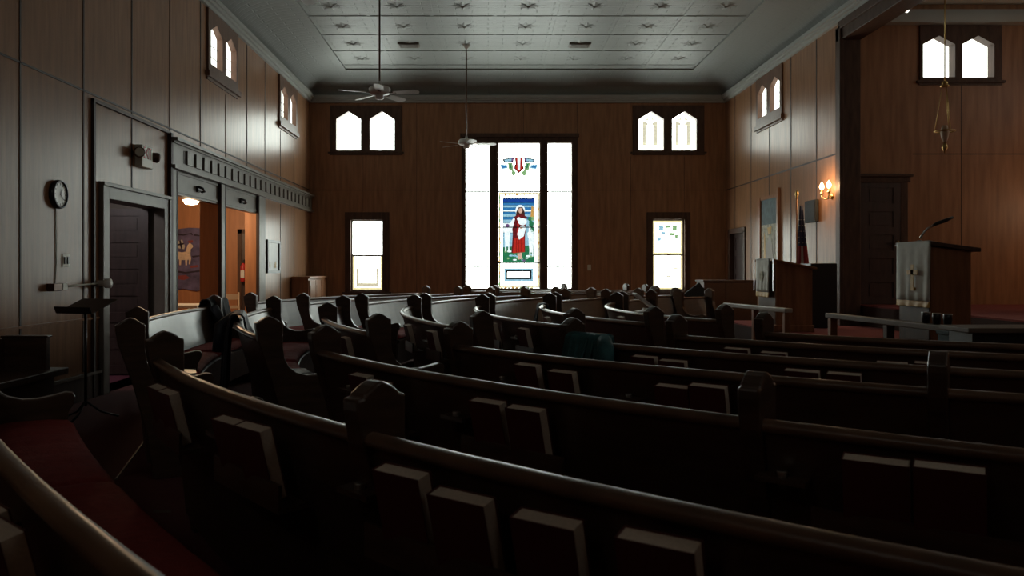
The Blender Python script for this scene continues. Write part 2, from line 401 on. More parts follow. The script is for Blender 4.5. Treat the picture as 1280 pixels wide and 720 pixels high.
NW=lambda u,v,w: (u,YN-w,v)
for i,(fn_,a,b) in enumerate(((NW,-3.4,-2.0),(NW,3.0,4.4),(RW,1.6,3.0))):  # out-of-view windows added to bring light into the foreground
    m_=(a+b)/2; double_lancet('window_%d'%(10+i),fn_,a,b,4.12,5.02,[sl(m_-.33),sl(m_+.33)],['pair of pointed windows high on the near wall, over the first pews','pair of pointed windows high on the near wall, towards the pulpit','pair of pointed windows high on the side wall before the chancel opening'][i],reveal=.1,fm='browntrim',pane='panenear')

double_lancet('window_13',lambda u,v,w:(CE+w,u,v),8.2,9.6,4.12,5.02,[sl(8.57),sl(9.23)],'pair of pointed windows high on the end wall of the chancel',reveal=.1,fm='browntrim')  # out-of-view window pair added to lighten the chancel and its ceiling

def rect_mb(mb,fn,u0,u1,v0,v1,w0,w1,mi=0):
    p=[fn(u0,v0,w0),fn(u1,v1,w1)]; mb.box(*[f(p[0][i],p[1][i]) for i in range(3) for f in (min,max)],mi); return mb
def sash(name, h, panes, label, tr_low):
    u0,u1,v0,v1=h; root=struct_root(name,BW((u0+u1)/2,v0,0),label,'window')
    (a,b,c,d,e,f_)=panes  # px left, right, y of the four pane edges
    U0,U1=UX(a,YB),UX(b,YB); t0,t1,b0,b1=[HZ(y,YB) for y in (c,d,e,f_)]
    mb=MB(); mb.extrude([(u0-.03,v0),(u1+.03,v0),(u1+.03,v1+.03),(u0-.03,v1+.03)],[[(U0-.03,b1-.03),(U1+.03,b1-.03),(U1+.03,t0+.03),(U0-.03,t0+.03)]],BW,-.03,.0)
    mb.extrude([(u0,v0),(u1,v0),(u1,v1),(u0,v1)],[[(U0-.03,b1-.03),(U1+.03,b1-.03),(U1+.03,t0+.03),(U0-.03,t0+.03)]],BW,0,.12)
    mb.build('window_frame','trim',root)
    mb=MB(); rect_mb(mb,BW,u0-.08,u1+.08,v0-.04,v0+.02,-.08,0); mb.build('window_sill','trim',root)
    mb=MB()
    mb.extrude([(U0-.03,t1-.02),(U1+.03,t1-.02),(U1+.03,t0+.03),(U0-.03,t0+.03)],[[(U0,t1),(U1,t1),(U1,t0),(U0,t0)]],BW,.06,.1)
    mb.extrude([(U0-.03,b1-.03),(U1+.03,b1-.03),(U1+.03,b0+.015),(U0-.03,b0+.015)],[[(U0,b1),(U1,b1),(U1,b0),(U0,b0)]],BW,.04,.08)
    mb.build('sash','trim',root)
    mb=MB(); um=(U0+U1)/2; rect_mb(mb,BW,um-.03,um+.03,b0+.01,b0+.04,.02,.04); mb.build('sash_lock','bronze',root)
    for nm,lo,hi,low in (('upper_pane',t1,t0,0),('lower_pane',b1,b0,1)):
        mb=MB(); rect_mb(mb,BW,U0-.01,U1+.01,lo-.01,hi+.01,.085,.095)
        def deco(x0_,x1_,y0_,y1_,mi): rect_mb(mb,BW,U0+(U1-U0)*x0_,U0+(U1-U0)*x1_,lo+(hi-lo)*y0_,lo+(hi-lo)*y1_,.080,.0849,mi)
        if low or tr_low:
            deco(0,.07,0,1,1); deco(.93,1,0,1,1); deco(.07,.93,0,.06,1)
            if tr_low and not low: deco(.07,.93,.95,1,1)
        if low and not tr_low:
            deco(.11,.2,.1,.65,2); deco(.8,.89,.1,.65,2); deco(.2,.8,.1,.2,2)
        if tr_low and not low:
            for i,(x,y,w,hh) in enumerate(((.2,.72,.16,.14),(.42,.78,.2,.1),(.66,.7,.16,.16),(.3,.6,.12,.08),(.55,.55,.2,.1),(.75,.45,.1,.14),(.16,.4,.12,.1))): deco(x,x+w,y,y+hh,3 if i%3 else 4)
        if tr_low and low: deco(.15,.3,.55,.6,2); deco(.45,.6,.35,.4,2); deco(.7,.85,.6,.65,2)
        for q in (.25,.5,.75): rect_mb(mb,BW,U0,U1,lo+(hi-lo)*q-.003,lo+(hi-lo)*q+.003,.0775,.0795,5) if low else None
        mb.build(nm,['pane','paneyellow','panebeige','glass_lime','glass_sky','panebeige'],root)
sash('window_7',lowL,(440.3,477.3,276.7,318.3,320.5,362),'narrow sash window with a yellow border in its lower pane, beside the low cabinet',False)
sash('window_8',lowR,(817,854,275.7,318,319.5,361.5),'narrow sash window with greenish figured upper pane, nearest the small side door',True)

# big triptych
root=struct_root('window_9',BW((big[0]+big[1])/2,big[2],0),'tall three-light stained glass window with a robed figure, centre of end wall','window')
cols=[(UX(582.3,YB),UX(612,YB)),(UX(622.7,YB),UX(674.6,YB)),(UX(684.8,YB),UX(714.3,YB))]
vt,vb=HZ(179,YB),HZ(360.2,YB)
mb=MB(); mb.extrude([(big[0],big[2]),(big[1],big[2]),(big[1],big[3]),(big[0],big[3])],[[(a,vb),(b,vb),(b,vt),(a,vt)] for a,b in cols],BW,-.02,.16)
mb.build('window_frame','trim',root)
mb=MB()
for a,b in cols: mb.extrude([(a-.05,vb-.05),(b+.05,vb-.05),(b+.05,vt+.05),(a-.05,vt+.05)],[[(a-.015,vb-.015),(b+.015,vb-.015),(b+.015,vt+.015),(a-.015,vt+.015)]],BW,-.045,-.02)
rect_mb(mb,BW,big[0]-.03,big[1]+.03,big[3]-.03,big[3]+.05,-.07,0)
mb.build('window_casing','trim',root)
mb=MB(); rect_mb(mb,BW,big[0]-.06,big[1]+.06,big[2]-.05,big[2]+.01,-.10,0); mb.build('window_sill','trim',root)
for i,(a,b) in enumerate(cols):
    mb=MB(); rect_mb(mb,BW,a-.01,b+.01,vb-.01,vt+.01,.115,.125)
    if i!=1:
        mb.build('pane','pane',root)
        mb=MB()
        for py in (238.9,333.3): rect_mb(mb,BW,a,b,HZ(py+.75,YB),HZ(py-.75,YB),.10,.113)
        mb.build('glazing_bar','lead',root); continue
    mb.build('pane','pane',root)
    mb=MB()
    for py in (238.9,328.3): rect_mb(mb,BW,a,b,HZ(py+.85,YB),HZ(py-.85,YB),.09,.103)
    rect_mb(mb,BW,a,b,HZ(284.4,YB),HZ(283.2,YB),.07,.08)
    mb.build('glazing_bar','lead',root)
# stained glass figure panel (one pane of many coloured pieces); coordinates in crop pixels (610+x/3.6, 170+y/3.6)
GM=['paneivory','glass_deep_blue','glass_blue','glass_sky','glass_pale','glass_red','glass_maroon','glass_green','glass_lime','glass_skin','glass_hair','glass_amber','glass_violet','lead','panebeige','paneyellow','pane']
gi={n:i for i,n in enumerate(GM)}
def gp(x,y): return (UX(610+x/3.6,YB),HZ(170+y/3.6,YB))
def piece(mb,poly,m,lay): mb.extrude([gp(*p) for p in poly],[],BW,.112-lay*.002,.1125-lay*.002,gi[m])
def ell(cx,cy,rx,ry,n=14): return [(cx+rx*cos(2*pi*k/n),cy+ry*sin(2*pi*k/n)) for k in range(n)]
def rct(a,b,c,d): return [(a,b),(c,b),(c,d),(a,d)]
mb=MB()
rng=random.Random(3)
for (a,b,c,d) in ((47,252,57,684),(223,252,233,684),(57,252,223,262),(57,676,223,684)):     # gold leaf border
    piece(mb,rct(a,b,c,d),'panebeige',-.8)
    tall=c-a<20; n=int(((d-b) if tall else (c-a))/17)
    for k in range(n):
        x=a+rng.uniform(-1,3) if tall else a+17*k; y=b+17*k if tall else b+rng.uniform(-1,3)
        piece(mb,ell(x+5,y+7,rng.uniform(4,7),rng.uniform(5,8),8),rng.choice(['glass_amber','paneyellow','paneivory','glass_lime','paneyellow']),0)
piece(mb,rct(66,277,211,572),'lead',0)
yy=281
for m,h in (('glass_deep_blue',18),('glass_blue',12),('glass_sky',9),('glass_blue',12),('glass_pale',8),('glass_blue',10),('glass_sky',13),('glass_blue',12),('glass_sky',16),('glass_pale',44)):
    piece(mb,[(69,yy),(208,yy),(208,yy+h-1.2),(69,yy+h-1.2-rng.uniform(-1,1))],m,1); yy+=h
piece(mb,[(69,yy),(208,yy),(208,500),(69,510)],'glass_sky',1)
piece(mb,[(69,500),(208,490),(208,569),(69,569)],'glass_green',1.5)
for k in range(26):
    x,y=rng.uniform(74,200),rng.uniform(515,562)
    piece(mb,ell(x,y,rng.uniform(5,11),rng.uniform(3,6),8),rng.choice(['glass_green','glass_lime','glass_green','glass_pale','glass_violet','glass_sky']),2)
for x,y,r_ in ((196,395,12),(200,420,9),(190,372,9),(202,370,8),(188,440,6)): piece(mb,ell(x,y,r_,r_*1.3,9),'glass_green' if r_>8.5 else 'glass_lime',2)
piece(mb,[(192,362),(197,312),(206,318),(207,365)],'glass_amber',2)
for x,y,w,h in ((88,450,13,46),(78,420,8,14),(103,412,8,18),(196,470,12,55),(186,440,8,22)): piece(mb,ell(x,y,w,h,12),'glass_pale',2)
for x,y in ((80,500),(94,502),(190,520),(202,524)): piece(mb,rct(x-3,y-22,x+3,y+18),'glass_pale',2.3)
piece(mb,ell(88,402,9,8),'glass_violet',2.4)
piece(mb,ell(146,334,22,26),'glass_pale',2)          # halo
piece(mb,[(124,372),(128,340),(140,318),(156,318),(166,340),(168,372)],'glass_hair',2.5)
piece(mb,[(106,526),(112,440),(108,400),(118,362),(134,352),(160,352),(176,364),(180,400),(168,440),(168,522)],'glass_maroon',3)
piece(mb,[(118,458),(164,452),(166,522),(112,527)],'glass_red',3.5)
piece(mb,[(134,360),(140,356),(140,440),(130,450)],'glass_red',3.5)
piece(mb,[(100,392),(116,366),(122,372),(112,412),(102,420)],'glass_pale',3.6)
piece(mb,[(172,366),(186,390),(184,430),(170,440)],'glass_sky',3.6)
piece(mb,ell(147,334,9,13),'glass_skin',4)
piece(mb,ell(156,384,20,16),'glass_pale',4); piece(mb,ell(140,372,9,8),'glass_pale',4.4)
piece(mb,[(132,440),(142,408),(160,400),(172,410),(162,450),(140,466)],'glass_pale',4)
piece(mb,ell(150,412,7,5),'glass_skin',4.6)
for x in (128,139,150): piece(mb,rct(x,462,x+1.2,524),'lead',4)
piece(mb,[(132,528),(152,524),(156,552),(136,556)],'glass_skin',3)
piece(mb,rct(66,408,211,411),'lead',5)
piece(mb,rct(80,604,197,645),'lead',1); piece(mb,rct(88,612,189,637),'pane',2)           # plaque
piece(mb,rct(72,594,205,655),'glass_sky',0)
# crown motif in the upper light
piece(mb,[(120,92),(160,92),(156,122),(164,142),(140,166),(116,142),(124,122)],'lead',.5)
piece(mb,[(124,96),(156,96),(151,122),(158,141),(140,160),(122,141),(129,122)],'glass_red',1)
piece(mb,[(133,96),(147,96),(145,148),(140,152),(135,148)],'glass_pale',2)
for s_ in (-1,1):
    q=lambda pts:[(140+s_*x,y) for x,y in pts]
    piece(mb,q([(22,92),(74,100),(70,116),(24,114)]),'lead',.5); piece(mb,q([(30,98),(66,104),(64,112),(30,110)]),'glass_sky',1); piece(mb,q([(24,98),(34,98),(34,110),(24,108)]),'glass_violet',1.4)
    piece(mb,q([(52,126),(86,124),(80,148),(48,144)]),'glass_sky',.5); piece(mb,q([(60,131),(80,129),(76,142),(56,139)]),'glass_blue',1)
    piece(mb,q([(28,118),(52,116),(46,150),(22,160)]),'glass_lime',1); piece(mb,q([(36,122),(44,121),(40,140),(32,146)]),'glass_green',1.4)
    piece(mb,ell(140+s_*24,164,11,13),'glass_lime',.6)
mb.build('stained_glass_panel',GM,root)

# ------------------------------------------------------------------ left wall joinery
def panel_door(parent, name, fn, u0,u1,v0,v1, w0, w1, rows, material='door', m=.11):
    """slab with recessed panels on both faces"""
    mb=MB(); rh=(v1-v0-m*.6)/rows
    holes=[[(u0+m,v0+m*.9+rh*k),(u1-m,v0+m*.9+rh*k),(u1-m,v0+rh*(k+1)-.02),(u0+m,v0+rh*(k+1)-.02)] for k in range(rows)]
    mb.extrude([(u0,v0),(u1,v0),(u1,v1),(u0,v1)],holes,fn,w0,w1)
    wm=(w0+w1)/2; mb.extrude([(u0+m*.5,v0+m*.5),(u1-m*.5,v0+m*.5),(u1-m*.5,v1-m*.3),(u0+m*.5,v1-m*.3)],[],fn,wm-.008,wm+.008)
    for hl in holes:
        (a,b),(c,d)=hl[0],hl[2]; mb.extrude([(a+.03,b+.03),(c-.03,b+.03),(c-.03,d-.03),(a+.03,d-.03)],[],fn,wm-.014,wm+.014)
    return mb.build(name,material,parent)
root=struct_root('door_1',(XL,9.1,0),'open doorway under the exit sign, with grey casing and dark panelled door','door')
mb=MB()
mb.box(XL-.225,XL+.03,8.25,8.396,0,2.17).box(XL-.225,XL+.03,9.824,9.97,0,2.17).box(XL-.225,XL+.03,8.39,9.83,2.034,2.17)
mb.box(XL,XL+.05,8.22,8.27,0,2.2).box(XL,XL+.05,9.95,9.99,0,2.2).box(XL,XL+.06,8.22,9.99,2.16,2.2)
mb.build('door_casing','greytrim',root,bevel=.006)
dl=panel_door(root,'door_leaf',lambda u,v,w:(u,9.74+w,v),-4.97,-4.14,.02,2.03,0,.045,6)
mb=MB(); mb.ball((-4.86,9.70,1.0),.03).lathe((-4.86,9.74,1.0),[(.01,-.04),(.025,0)],12,axis='y'); mb.build('door_knob','brass',dl)
for s,(ya,yb) in enumerate(((10.2,11.94),(12.08,13.9))):
    root=thing('raised_partition_door',(XL-.06,(ya+yb)/2,2.26),('nearer' if s==0 else 'farther')+' grey panelled partition door raised above the opening to the '+('tapestry' if s==0 else 'chair')+' room','door','raised partition doors')
    mb=MB(); mb.box(XL-.12,XL-.02,ya-.02,yb+.02,2.26,2.62); mb.box(XL-.02,XL-.005,ya+.08,yb-.08,2.53,2.56).box(XL-.02,XL-.005,ya+.08,yb-.08,2.29,2.32)
    mb.build('panel','greytrim',root)
    ym=(ya+yb)/2; h=2.40
    mb=MB(); mb.box(XL-.02,XL+.01,ym-.05,ym+.05,h-.04,h+.04).tube([(XL+.005,ym-.06,h+.03),(XL+.06,ym-.03,h+.01),(XL+.06,ym+.07,h-.02),(XL+.005,ym+.1,h-.03)],.018,8)
    mb.build('handle','black',root)
mb=MB()
mb.box(XL-.30,XL-.02,11.93,12.09,0,2.595,2).box(XL-.02,XL+.03,11.93,12.09,0,2.595).box(XL-.22,XL-.02,13.885,13.9,0,2.6,2); mb.box(XL-.22,XL+.03,10.04,10.2,0,2.62); mb.box(XL-.22,XL+.03,13.9,14.28,0,2.62,0)
for y in (10.2,11.9,12.08,13.86): mb.box(XL-.02,XL+.035,y,y+.035,0,2.60,1)
struct('trim_6',mb,['greytrim','groove','annexwall'],'grey posts between the two openings to the next room','trim',.006)
mb=MB(); ya,yb=10.04,YB
mb.box(XL,XL+.05,ya,yb,2.60,2.90).box(XL,XL+.085,ya-.02,yb,2.565,2.61).box(XL,XL+.075,ya-.02,yb,2.885,2.915).box(XL,XL+.12,ya-.04,yb,2.912,2.95)
k=0
while 10.41+.31*k<yb-.1:
    y=10.41+.31*k; mb.box(XL+.04,XL+.053,y-.034,y+.034,2.665,2.83,1); mb.box(XL+.05,XL+.075,y+.05,y+.25,2.66,2.84,0); k+=1
struct('trim_7',mb,['greytrim','groove'],'grey frieze band with dark slots above the openings to the next room','trim')

# annex beyond
AX=-9.0
mb=MB().box(AX,XL-.0,7.2,15.3,-.12,0); struct('floor_annex',mb,'annexcarpet','magenta carpet of the room beyond the doorway','floor')
mb=MB(); mb.box(AX,XL-.22,15.0,15.2,0,3.0); mb.box(AX-.2,AX,7.2,15.2,0,3.0); struct('wall_annex_far',mb,'annexwall','orange lamplit wall of the next room behind the tapestry','wall')
mb=MB(); mb.box(AX,XL-.22,7.2,7.4,0,3.0).box(AX,XL-.22,10.02,10.06,0,3.0).box(AX,XL-.22,10.06,10.10,0,3.0,1); struct('wall_annex_near',mb,['greytrim','annexwall'],'partition wall of the dim passage beyond the doorway','wall')
mb=MB(); mb.box(AX-.2,XL-.22,7.2,15.2,2.75,2.9); struct('ceiling_annex',mb,'plaster','low ceiling of the lamplit room beyond','ceiling')
# annex tapestry
Z0=14.985
tp=thing('lamb_tapestry',(-5.85,Z0,.9),'purple tapestry of a cream lamb carrying a banner, on the lamplit wall','tapestry')
AW=lambda u,v,w:(u,Z0-w,v)
mb=MB(); xa,xb=-6.5,UX(252.5,Z0)
top=[(xa,2.05),(xa+.3,2.07),(xa+.6,2.03),(xa+.9,2.07),(xb,2.06)]
mb.extrude([(xb,.92),(xb-.1,.88),(xb-.35,.93),(xb-.6,.87),(xa,.9)]+top,[],AW,0,.012); mb.build('ground_cloth','mural',tp)
def ap(x,y): return (UX(200+x/4,Z0),HZ(220+y/4,Z0))     # crop pixels of the photograph
mb=MB()
body=[(78,385),(92,378),(112,382),(130,378),(140,345),(150,335),(164,345),(166,356),(155,366),(153,392),(157,412),(152,440),(146,442),(146,418),(138,420),(136,446),(129,446),(128,420),(108,420),(106,446),(98,446),(98,418),(88,412),(86,440),(79,440),(74,400)]
mb.extrude([ap(*p) for p in body],[],AW,.012,.02); mb.build('lamb_figure','lamb',tp)
mb=MB(); mb.extrude([ap(*p) for p in ((82,330),(112,318),(126,352),(122,366),(96,362),(84,352))],[],AW,.012,.018,0)
mb.extrude([ap(*p) for p in ((84,342),(120,334),(122,342),(86,350))],[],AW,.018,.02,1); mb.extrude([ap(*p) for p in ((98,324),(106,321),(114,362),(106,364))],[],AW,.018,.02,1)
mb.build('banner_figure',['flagwhite','muraldark'],tp)
mb=MB()
for pts in (((60,285),(120,292),(160,284),(168,298),(150,290),(118,299),(60,293)),((170,290),(205,296),(205,302),(172,300)),((70,470),(130,480),(205,470),(205,478),(128,488),(70,480)),((160,400),(205,395),(205,402),(165,408))):
    mb.extrude([ap(*p) for p in pts],[],AW,.012,.016,0)
for pts in (((80,500),(130,495),(150,510),(120,520),(84,515)),((150,450),(190,445),(195,455),(155,460)),((140,325),(165,320),(168,332),(146,336))): mb.extrude([ap(*p) for p in pts],[],AW,.012,.016,1)
mb.build('painted_pattern',['muraldark','muralred'],tp)
# annex door and extinguisher
root=struct_root('door_2',(-4.4,15.0,0),'dark narrow door in the lamplit room beyond','door')
mb=MB(); mb.box(-4.68,-4.60,14.94,14.999,0,2.04).box(-4.68,-4.24,14.94,14.999,1.96,2.04); mb.build('door_casing','trim',root)
panel_door(root,'door_leaf',lambda u,v,w:(u,14.96+w,v),-4.60,-4.24,.02,1.96,0,.035,3)
t=thing('fire_extinguisher',(-4.55,14.88,.9),'small red and white extinguisher hanging by the annex door','fire extinguisher')
mb=MB().lathe((-4.55,14.88,1.06),[(.0,0),(.05,.0),(.055,.03),(.055,.28),(.03,.33),(.018,.35)],14); mb.build('cylinder','red',t)
mb=MB().box(-4.585,-4.515,14.82,14.826,1.13,1.27); mb.build('label_plate','white',t)
mb=MB().box(-4.57,-4.53,14.85,14.91,1.41,1.45).tube([(-4.55,14.86,1.45),(-4.50,14.84,1.47)],.01,6); mb.build('valve','black',t)
mb=MB().box(-4.58,-4.52,14.93,14.96,1.0,1.4); mb.build('wall_bracket','black',t)
# annex ceiling light fan
lx,ly=UX(239,13.0),13.0
t=thing('annex_ceiling_fan',(lx,ly,2.42),'lit ceiling fan with glowing bowl in the next room','ceiling fan')
mb=MB().lathe((lx,ly,2.42),[(.001,-.08),(.09,-.07),(.12,-.03),(.125,.0),(.05,.01)],20); mb.build('lamp_bowl','lamplit',t)
mb=MB().lathe((lx,ly,2.42),[(.06,.01),(.1,.04),(.1,.12),(.03,.14),(.03,.33)],16); mb.build('motor_housing','white',t)
for k in range(4):
    a=k*pi/2+.3; d=Vector((cos(a),sin(a),0)); n=Vector((-sin(a),cos(a),0))
    MB().obox(Vector((lx,ly,2.48))+d*.34,d*.24,n*.06,(0,0,.005)).build('blade','bronze',t)
# annex table and chairs
t=thing('folding_table',(-5.35,12.6,0),'long pale folding table seen through the nearer opening','table')
mb=MB().box(-6.6,UX(252,12.4),12.2,13.0,.70,.74); mb.build('tabletop','cream',t,bevel=.008)
for x in (-6.4,-4.6):
    for y in (12.3,12.9): MB().tube([(x,y,0),(x,y,.70)],.016,8).build('leg','metal',t)
def annex_chair(x,y,rot,label):
    t=thing('side_chair',(x,y,0),label,'chair','pale chairs in the next room'); t.rotation_euler.z=0
    R=Matrix.Rotation(rot,3,'Z'); P=lambda a,b,c: R@Vector((a,b,0))+Vector((x,y,c))
    MB().obox(P(0,0,.45),R@Vector((.2,0,0)),R@Vector((0,.2,0)),(0,0,.018)).build('seat','paleframe',t)
    for sx in (-1,1):
        MB().tube([P(sx*.18,.19,0),P(sx*.18,.17,.45),P(sx*.18,.22,.88)],.016,8).build('back_post','paleframe',t)
        MB().tube([P(sx*.18,-.18,0),P(sx*.17,-.16,.44)],.016,8).build('leg','paleframe',t)
    mb=MB(); mb.obox(P(0,.215,.80),R@Vector((.19,0,0)),R@Vector((0,.01,0)),(0,0,.05)); mb.obox(P(0,.19,.62),R@Vector((.18,0,0)),R@Vector((0,.01,0)),(0,0,.025))
    mb.build('backrest','paleframe',t)
annex_chair(-4.52,14.05,.5,'pale wooden chair seen through the farther opening to the lamplit room')
annex_chair(-4.72,11.75,pi-.3,'pale wooden chair tucked at the near side of the folding table')
annex_chair(-5.5,13.35,.1,'pale wooden chair behind the folding table, below the tapestry')

# framed print, low cabinet
t=thing('framed_print',(XL+.02,14.85,1.2),'dark framed print with pale mat, between the opening and far corner','picture')
y0_,y1_=14.42,15.28; z0_,z1_=1.22,1.83
t.location=(XL+.02,14.85,1.22); ORG[t.name]=Vector(t.location)
mb=MB(); mb.extrude([(y0_,z0_),(y1_,z0_),(y1_,z1_),(y0_,z1_)],[[(y0_+.05,z0_+.05),(y1_-.05,z0_+.05),(y1_-.05,z1_-.05),(y0_+.05,z1_-.05)]],LW,-.035,0); mb.build('frame','black',t)
mb=MB().box(XL+.002,XL+.014,y0_+.04,y1_-.04,z0_+.04,z1_-.04); mb.build('print','artwork',t)
mb=MB()
for y in (14.62,14.92,15.02): mb.extrude([(y-.04,z0_+.1),(y+.04,z0_+.1),(y+.02,z0_+.22),(y-.02,z0_+.2)],[],LW,-.016,-.014)
mb.build('candle_motif','gold',t)  # yellow reflections painted on the print as flat shapes
t=thing('low_cabinet',(-3.8,17.05,0),'low brown cupboard in the far corner beside the narrow window','cabinet')
mb=MB().box(XL+.02,-3.64,16.2,17.9,.06,1.10).box(XL+.02,-3.60,16.16,17.93,1.10,1.14).box(XL+.02,-3.67,16.24,17.88,0,.06); mb.build('body','oak',t,bevel=.005)
for k in range(3):
    y=16.25+.55*k; d=MB().box(-3.64,-3.615,y,y+.52,.1,1.06).box(-3.615,-3.608,y+.07,y+.45,.2,.96).build('door','oak',t)
    MB().ball((-3.595,y+.46,.62),.016).build('knob','brass',d)

# exit sign with emergency lamps
def text_mesh(s, size, fn, depth=.003):
    cu=bpy.data.curves.new('t','FONT'); cu.body=s; cu.size=size; cu.align_x='CENTER'; cu.align_y='CENTER'; cu.extrude=depth
    ob=bpy.data.objects.new('t',cu); COL.objects.link(ob); dg=bpy.context.evaluated_depsgraph_get()
    me=bpy.data.meshes.new_from_object(ob.evaluated_get(dg)); vs=[fn(*v.co) for v in me.vertices]; fs=[tuple(p.vertices) for p in me.polygons]
    bpy.data.objects.remove(ob); bpy.data.curves.remove(cu); bpy.data.meshes.remove(me); return vs,fs
yx=9.20; zx=2.585
t=thing('exit_sign',(XL,yx,zx-.13),'white EXIT sign with red letters and two emergency lamps above the doorway','sign')
mb=MB().box(XL,XL+.085,yx-.15,yx+.15,zx-.125,zx+.125); mb.build('housing','cream',t,bevel=.01)
vs,fs=text_mesh('EXIT',.17,lambda a,b,c:(XL+.086+c,yx+a*.62,zx+.035+b*1.15)); MB().add(vs,fs).build('lettering','red',t)
for s_ in (-1,1):
    p=Vector((XL+.06,yx+s_*.19,zx+.03))
    a=MB().tube([(XL+.045,yx+s_*.14,zx+.03),p],.018,8).build('lamp_arm','bronze',t)
    d=Vector((.55,s_*.8,-.12)).normalized()
    MB().tube([p-d*.04,p,p+d*.04,p+d*.07],[.025,.05,.06,.06],14).build('lamp_head','bronze',t)
    q=p+d*.07; MB().tube([q,q+d*.006],[.05,.045],14).build('lamp_lens','cream',t)
# wall clock
cy,cz=UX(0,1)*0+4.0/.5395,HZ(243,4.0/.5395)
t=thing('wall_clock',(XL,cy,cz-.13),'round black wall clock with white face','clock')
MB().lathe((XL,cy,cz),[(.13,0),(.135,.02),(.13,.045),(.114,.05),(.112,.03),(.112,0)],32,axis='x').build('rim','black',t)
MB().lathe((XL,cy,cz),[(.001,.036),(.112,.036)],32,axis='x',caps=False).build('face','white',t)
for k in range(12):
    a=pi/6*k; d=Vector((0,cos(a),sin(a))); n=Vector((0,-sin(a),cos(a))); MB().obox(Vector((XL+.0375,cy,cz))+d*.095,(.001,0,0),d*.01,n*.004).build('hour_mark','black',t)
mb=MB()
for a,l,w in ((radians(60),.055,.005),(radians(-40),.08,.004)):
    d=Vector((0,cos(a),sin(a))); n=Vector((0,-sin(a),cos(a))); mb.obox(Vector((XL+.041,cy,cz))+d*l*.45,(.001,0,0),d*l*.55,n*w)
mb.build('hands','black',t)
t=tag(MB().tube([(XL+.006,cy,cz-.13),(XL+.006,cy-.02,1.9),(XL+.006,cy-.01,1.35),(XL+.006,cy-.04,1.12)],.005,6).build('clock_cord','cream',origin=(XL,cy,1.12)),'thin cord hanging down the wall from the round clock','cord')
sy=4.0/.5285
t=thing('light_switch',(XL,sy,HZ(333,sy)),'cream double switch plate on the panelled wall below the clock','switch')
MB().box(XL,XL+.008,sy-.06,sy+.06,HZ(334,sy),HZ(317,sy)).build('plate','cream',t,bevel=.003)
for dy in (-.025,.025): MB().box(XL+.008,XL+.02,sy+dy-.01,sy+dy+.01,HZ(330,sy),HZ(321,sy)).build('toggle','black',t)
ya_,yb_=4.0/.545,4.0/.489; zz=HZ(359,ya_)
t=thing('wall_conduit',(XL,7.7,zz-.05),'thin horizontal conduit with a box at each end, above the music stand','conduit')
MB().tube([(XL+.03,ya_,zz),(XL+.03,yb_,zz+.02)],.009,8).build('pipe','cream',t)
MB().box(XL,XL+.07,ya_-.09,ya_+.05,zz-.035,zz+.035).build('junction_box','bronze',t,bevel=.006)
MB().box(XL+.04,XL+.075,ya_+.05,ya_+.14,zz-.03,zz+.035).build('outlet','cream',t,bevel=.006)
MB().lathe((XL,yb_-.02,zz+.02),[(.03,0),(.03,.09),(.05,.10),(.05,.15),(.02,.16)],16,axis='x').build('round_sounder','white',t)

# music stand
sx,sy=UX(107,6.9),6.9
t=thing('music_stand',(sx,sy,0),'black music stand in front of the panelled wall, below the conduit','music stand')
MB().tube([(sx,sy,.12),(sx,sy,.95)],.012,10).build('pole','black',t)
for k in range(3):
    a=.5+k*2*pi/3; MB().tube([(sx,sy,.16),(sx+.12*cos(a),sy+.12*sin(a),.06),(sx+.26*cos(a),sy+.26*sin(a),.008)],.009,8).build('foot','black',t)
R=Matrix.Rotation(-.35,3,'Z'); c=Vector((sx,sy,.97)); d=R@Vector((1,0,0)); n=(R@Vector((0,.9,.36))).normalized(); w=d.cross(n)
mb=MB().obox(c+n*.02,d*.20,n*.15,w*.004); mb.obox(c-n*.13+w*.03,d*.20,n*.004,w*.03); mb.obox(c-w*.02,d*.03,n*.04,w*.02)
mb.build('desk','black',t)

# wall bench at far left
t=thing('wall_bench',(-3.8,5.6,0),'dark wooden bench against the clock wall, near the music stand','bench')
MB().box(XL+.03,-3.52,4.2,6.72,.42,.475).build('seat','pew',t,bevel=.008)
MB().box(XL+.03,-3.60,6.52,6.58,0,.74).box(XL+.03,-3.585,6.51,6.59,.74,.755).build('end_panel','pew',t,bevel=.006)
MB().box(XL+.03,-3.60,4.2,4.26,0,.74).build('end_panel','pew',t,bevel=.006)
MB().box(XL+.03,XL+.06,4.26,6.52,.475,.73).build('backrest','pew',t)
MB().box(-3.62,-3.58,4.26,6.6,0,.42).build('front_board','pew',t)

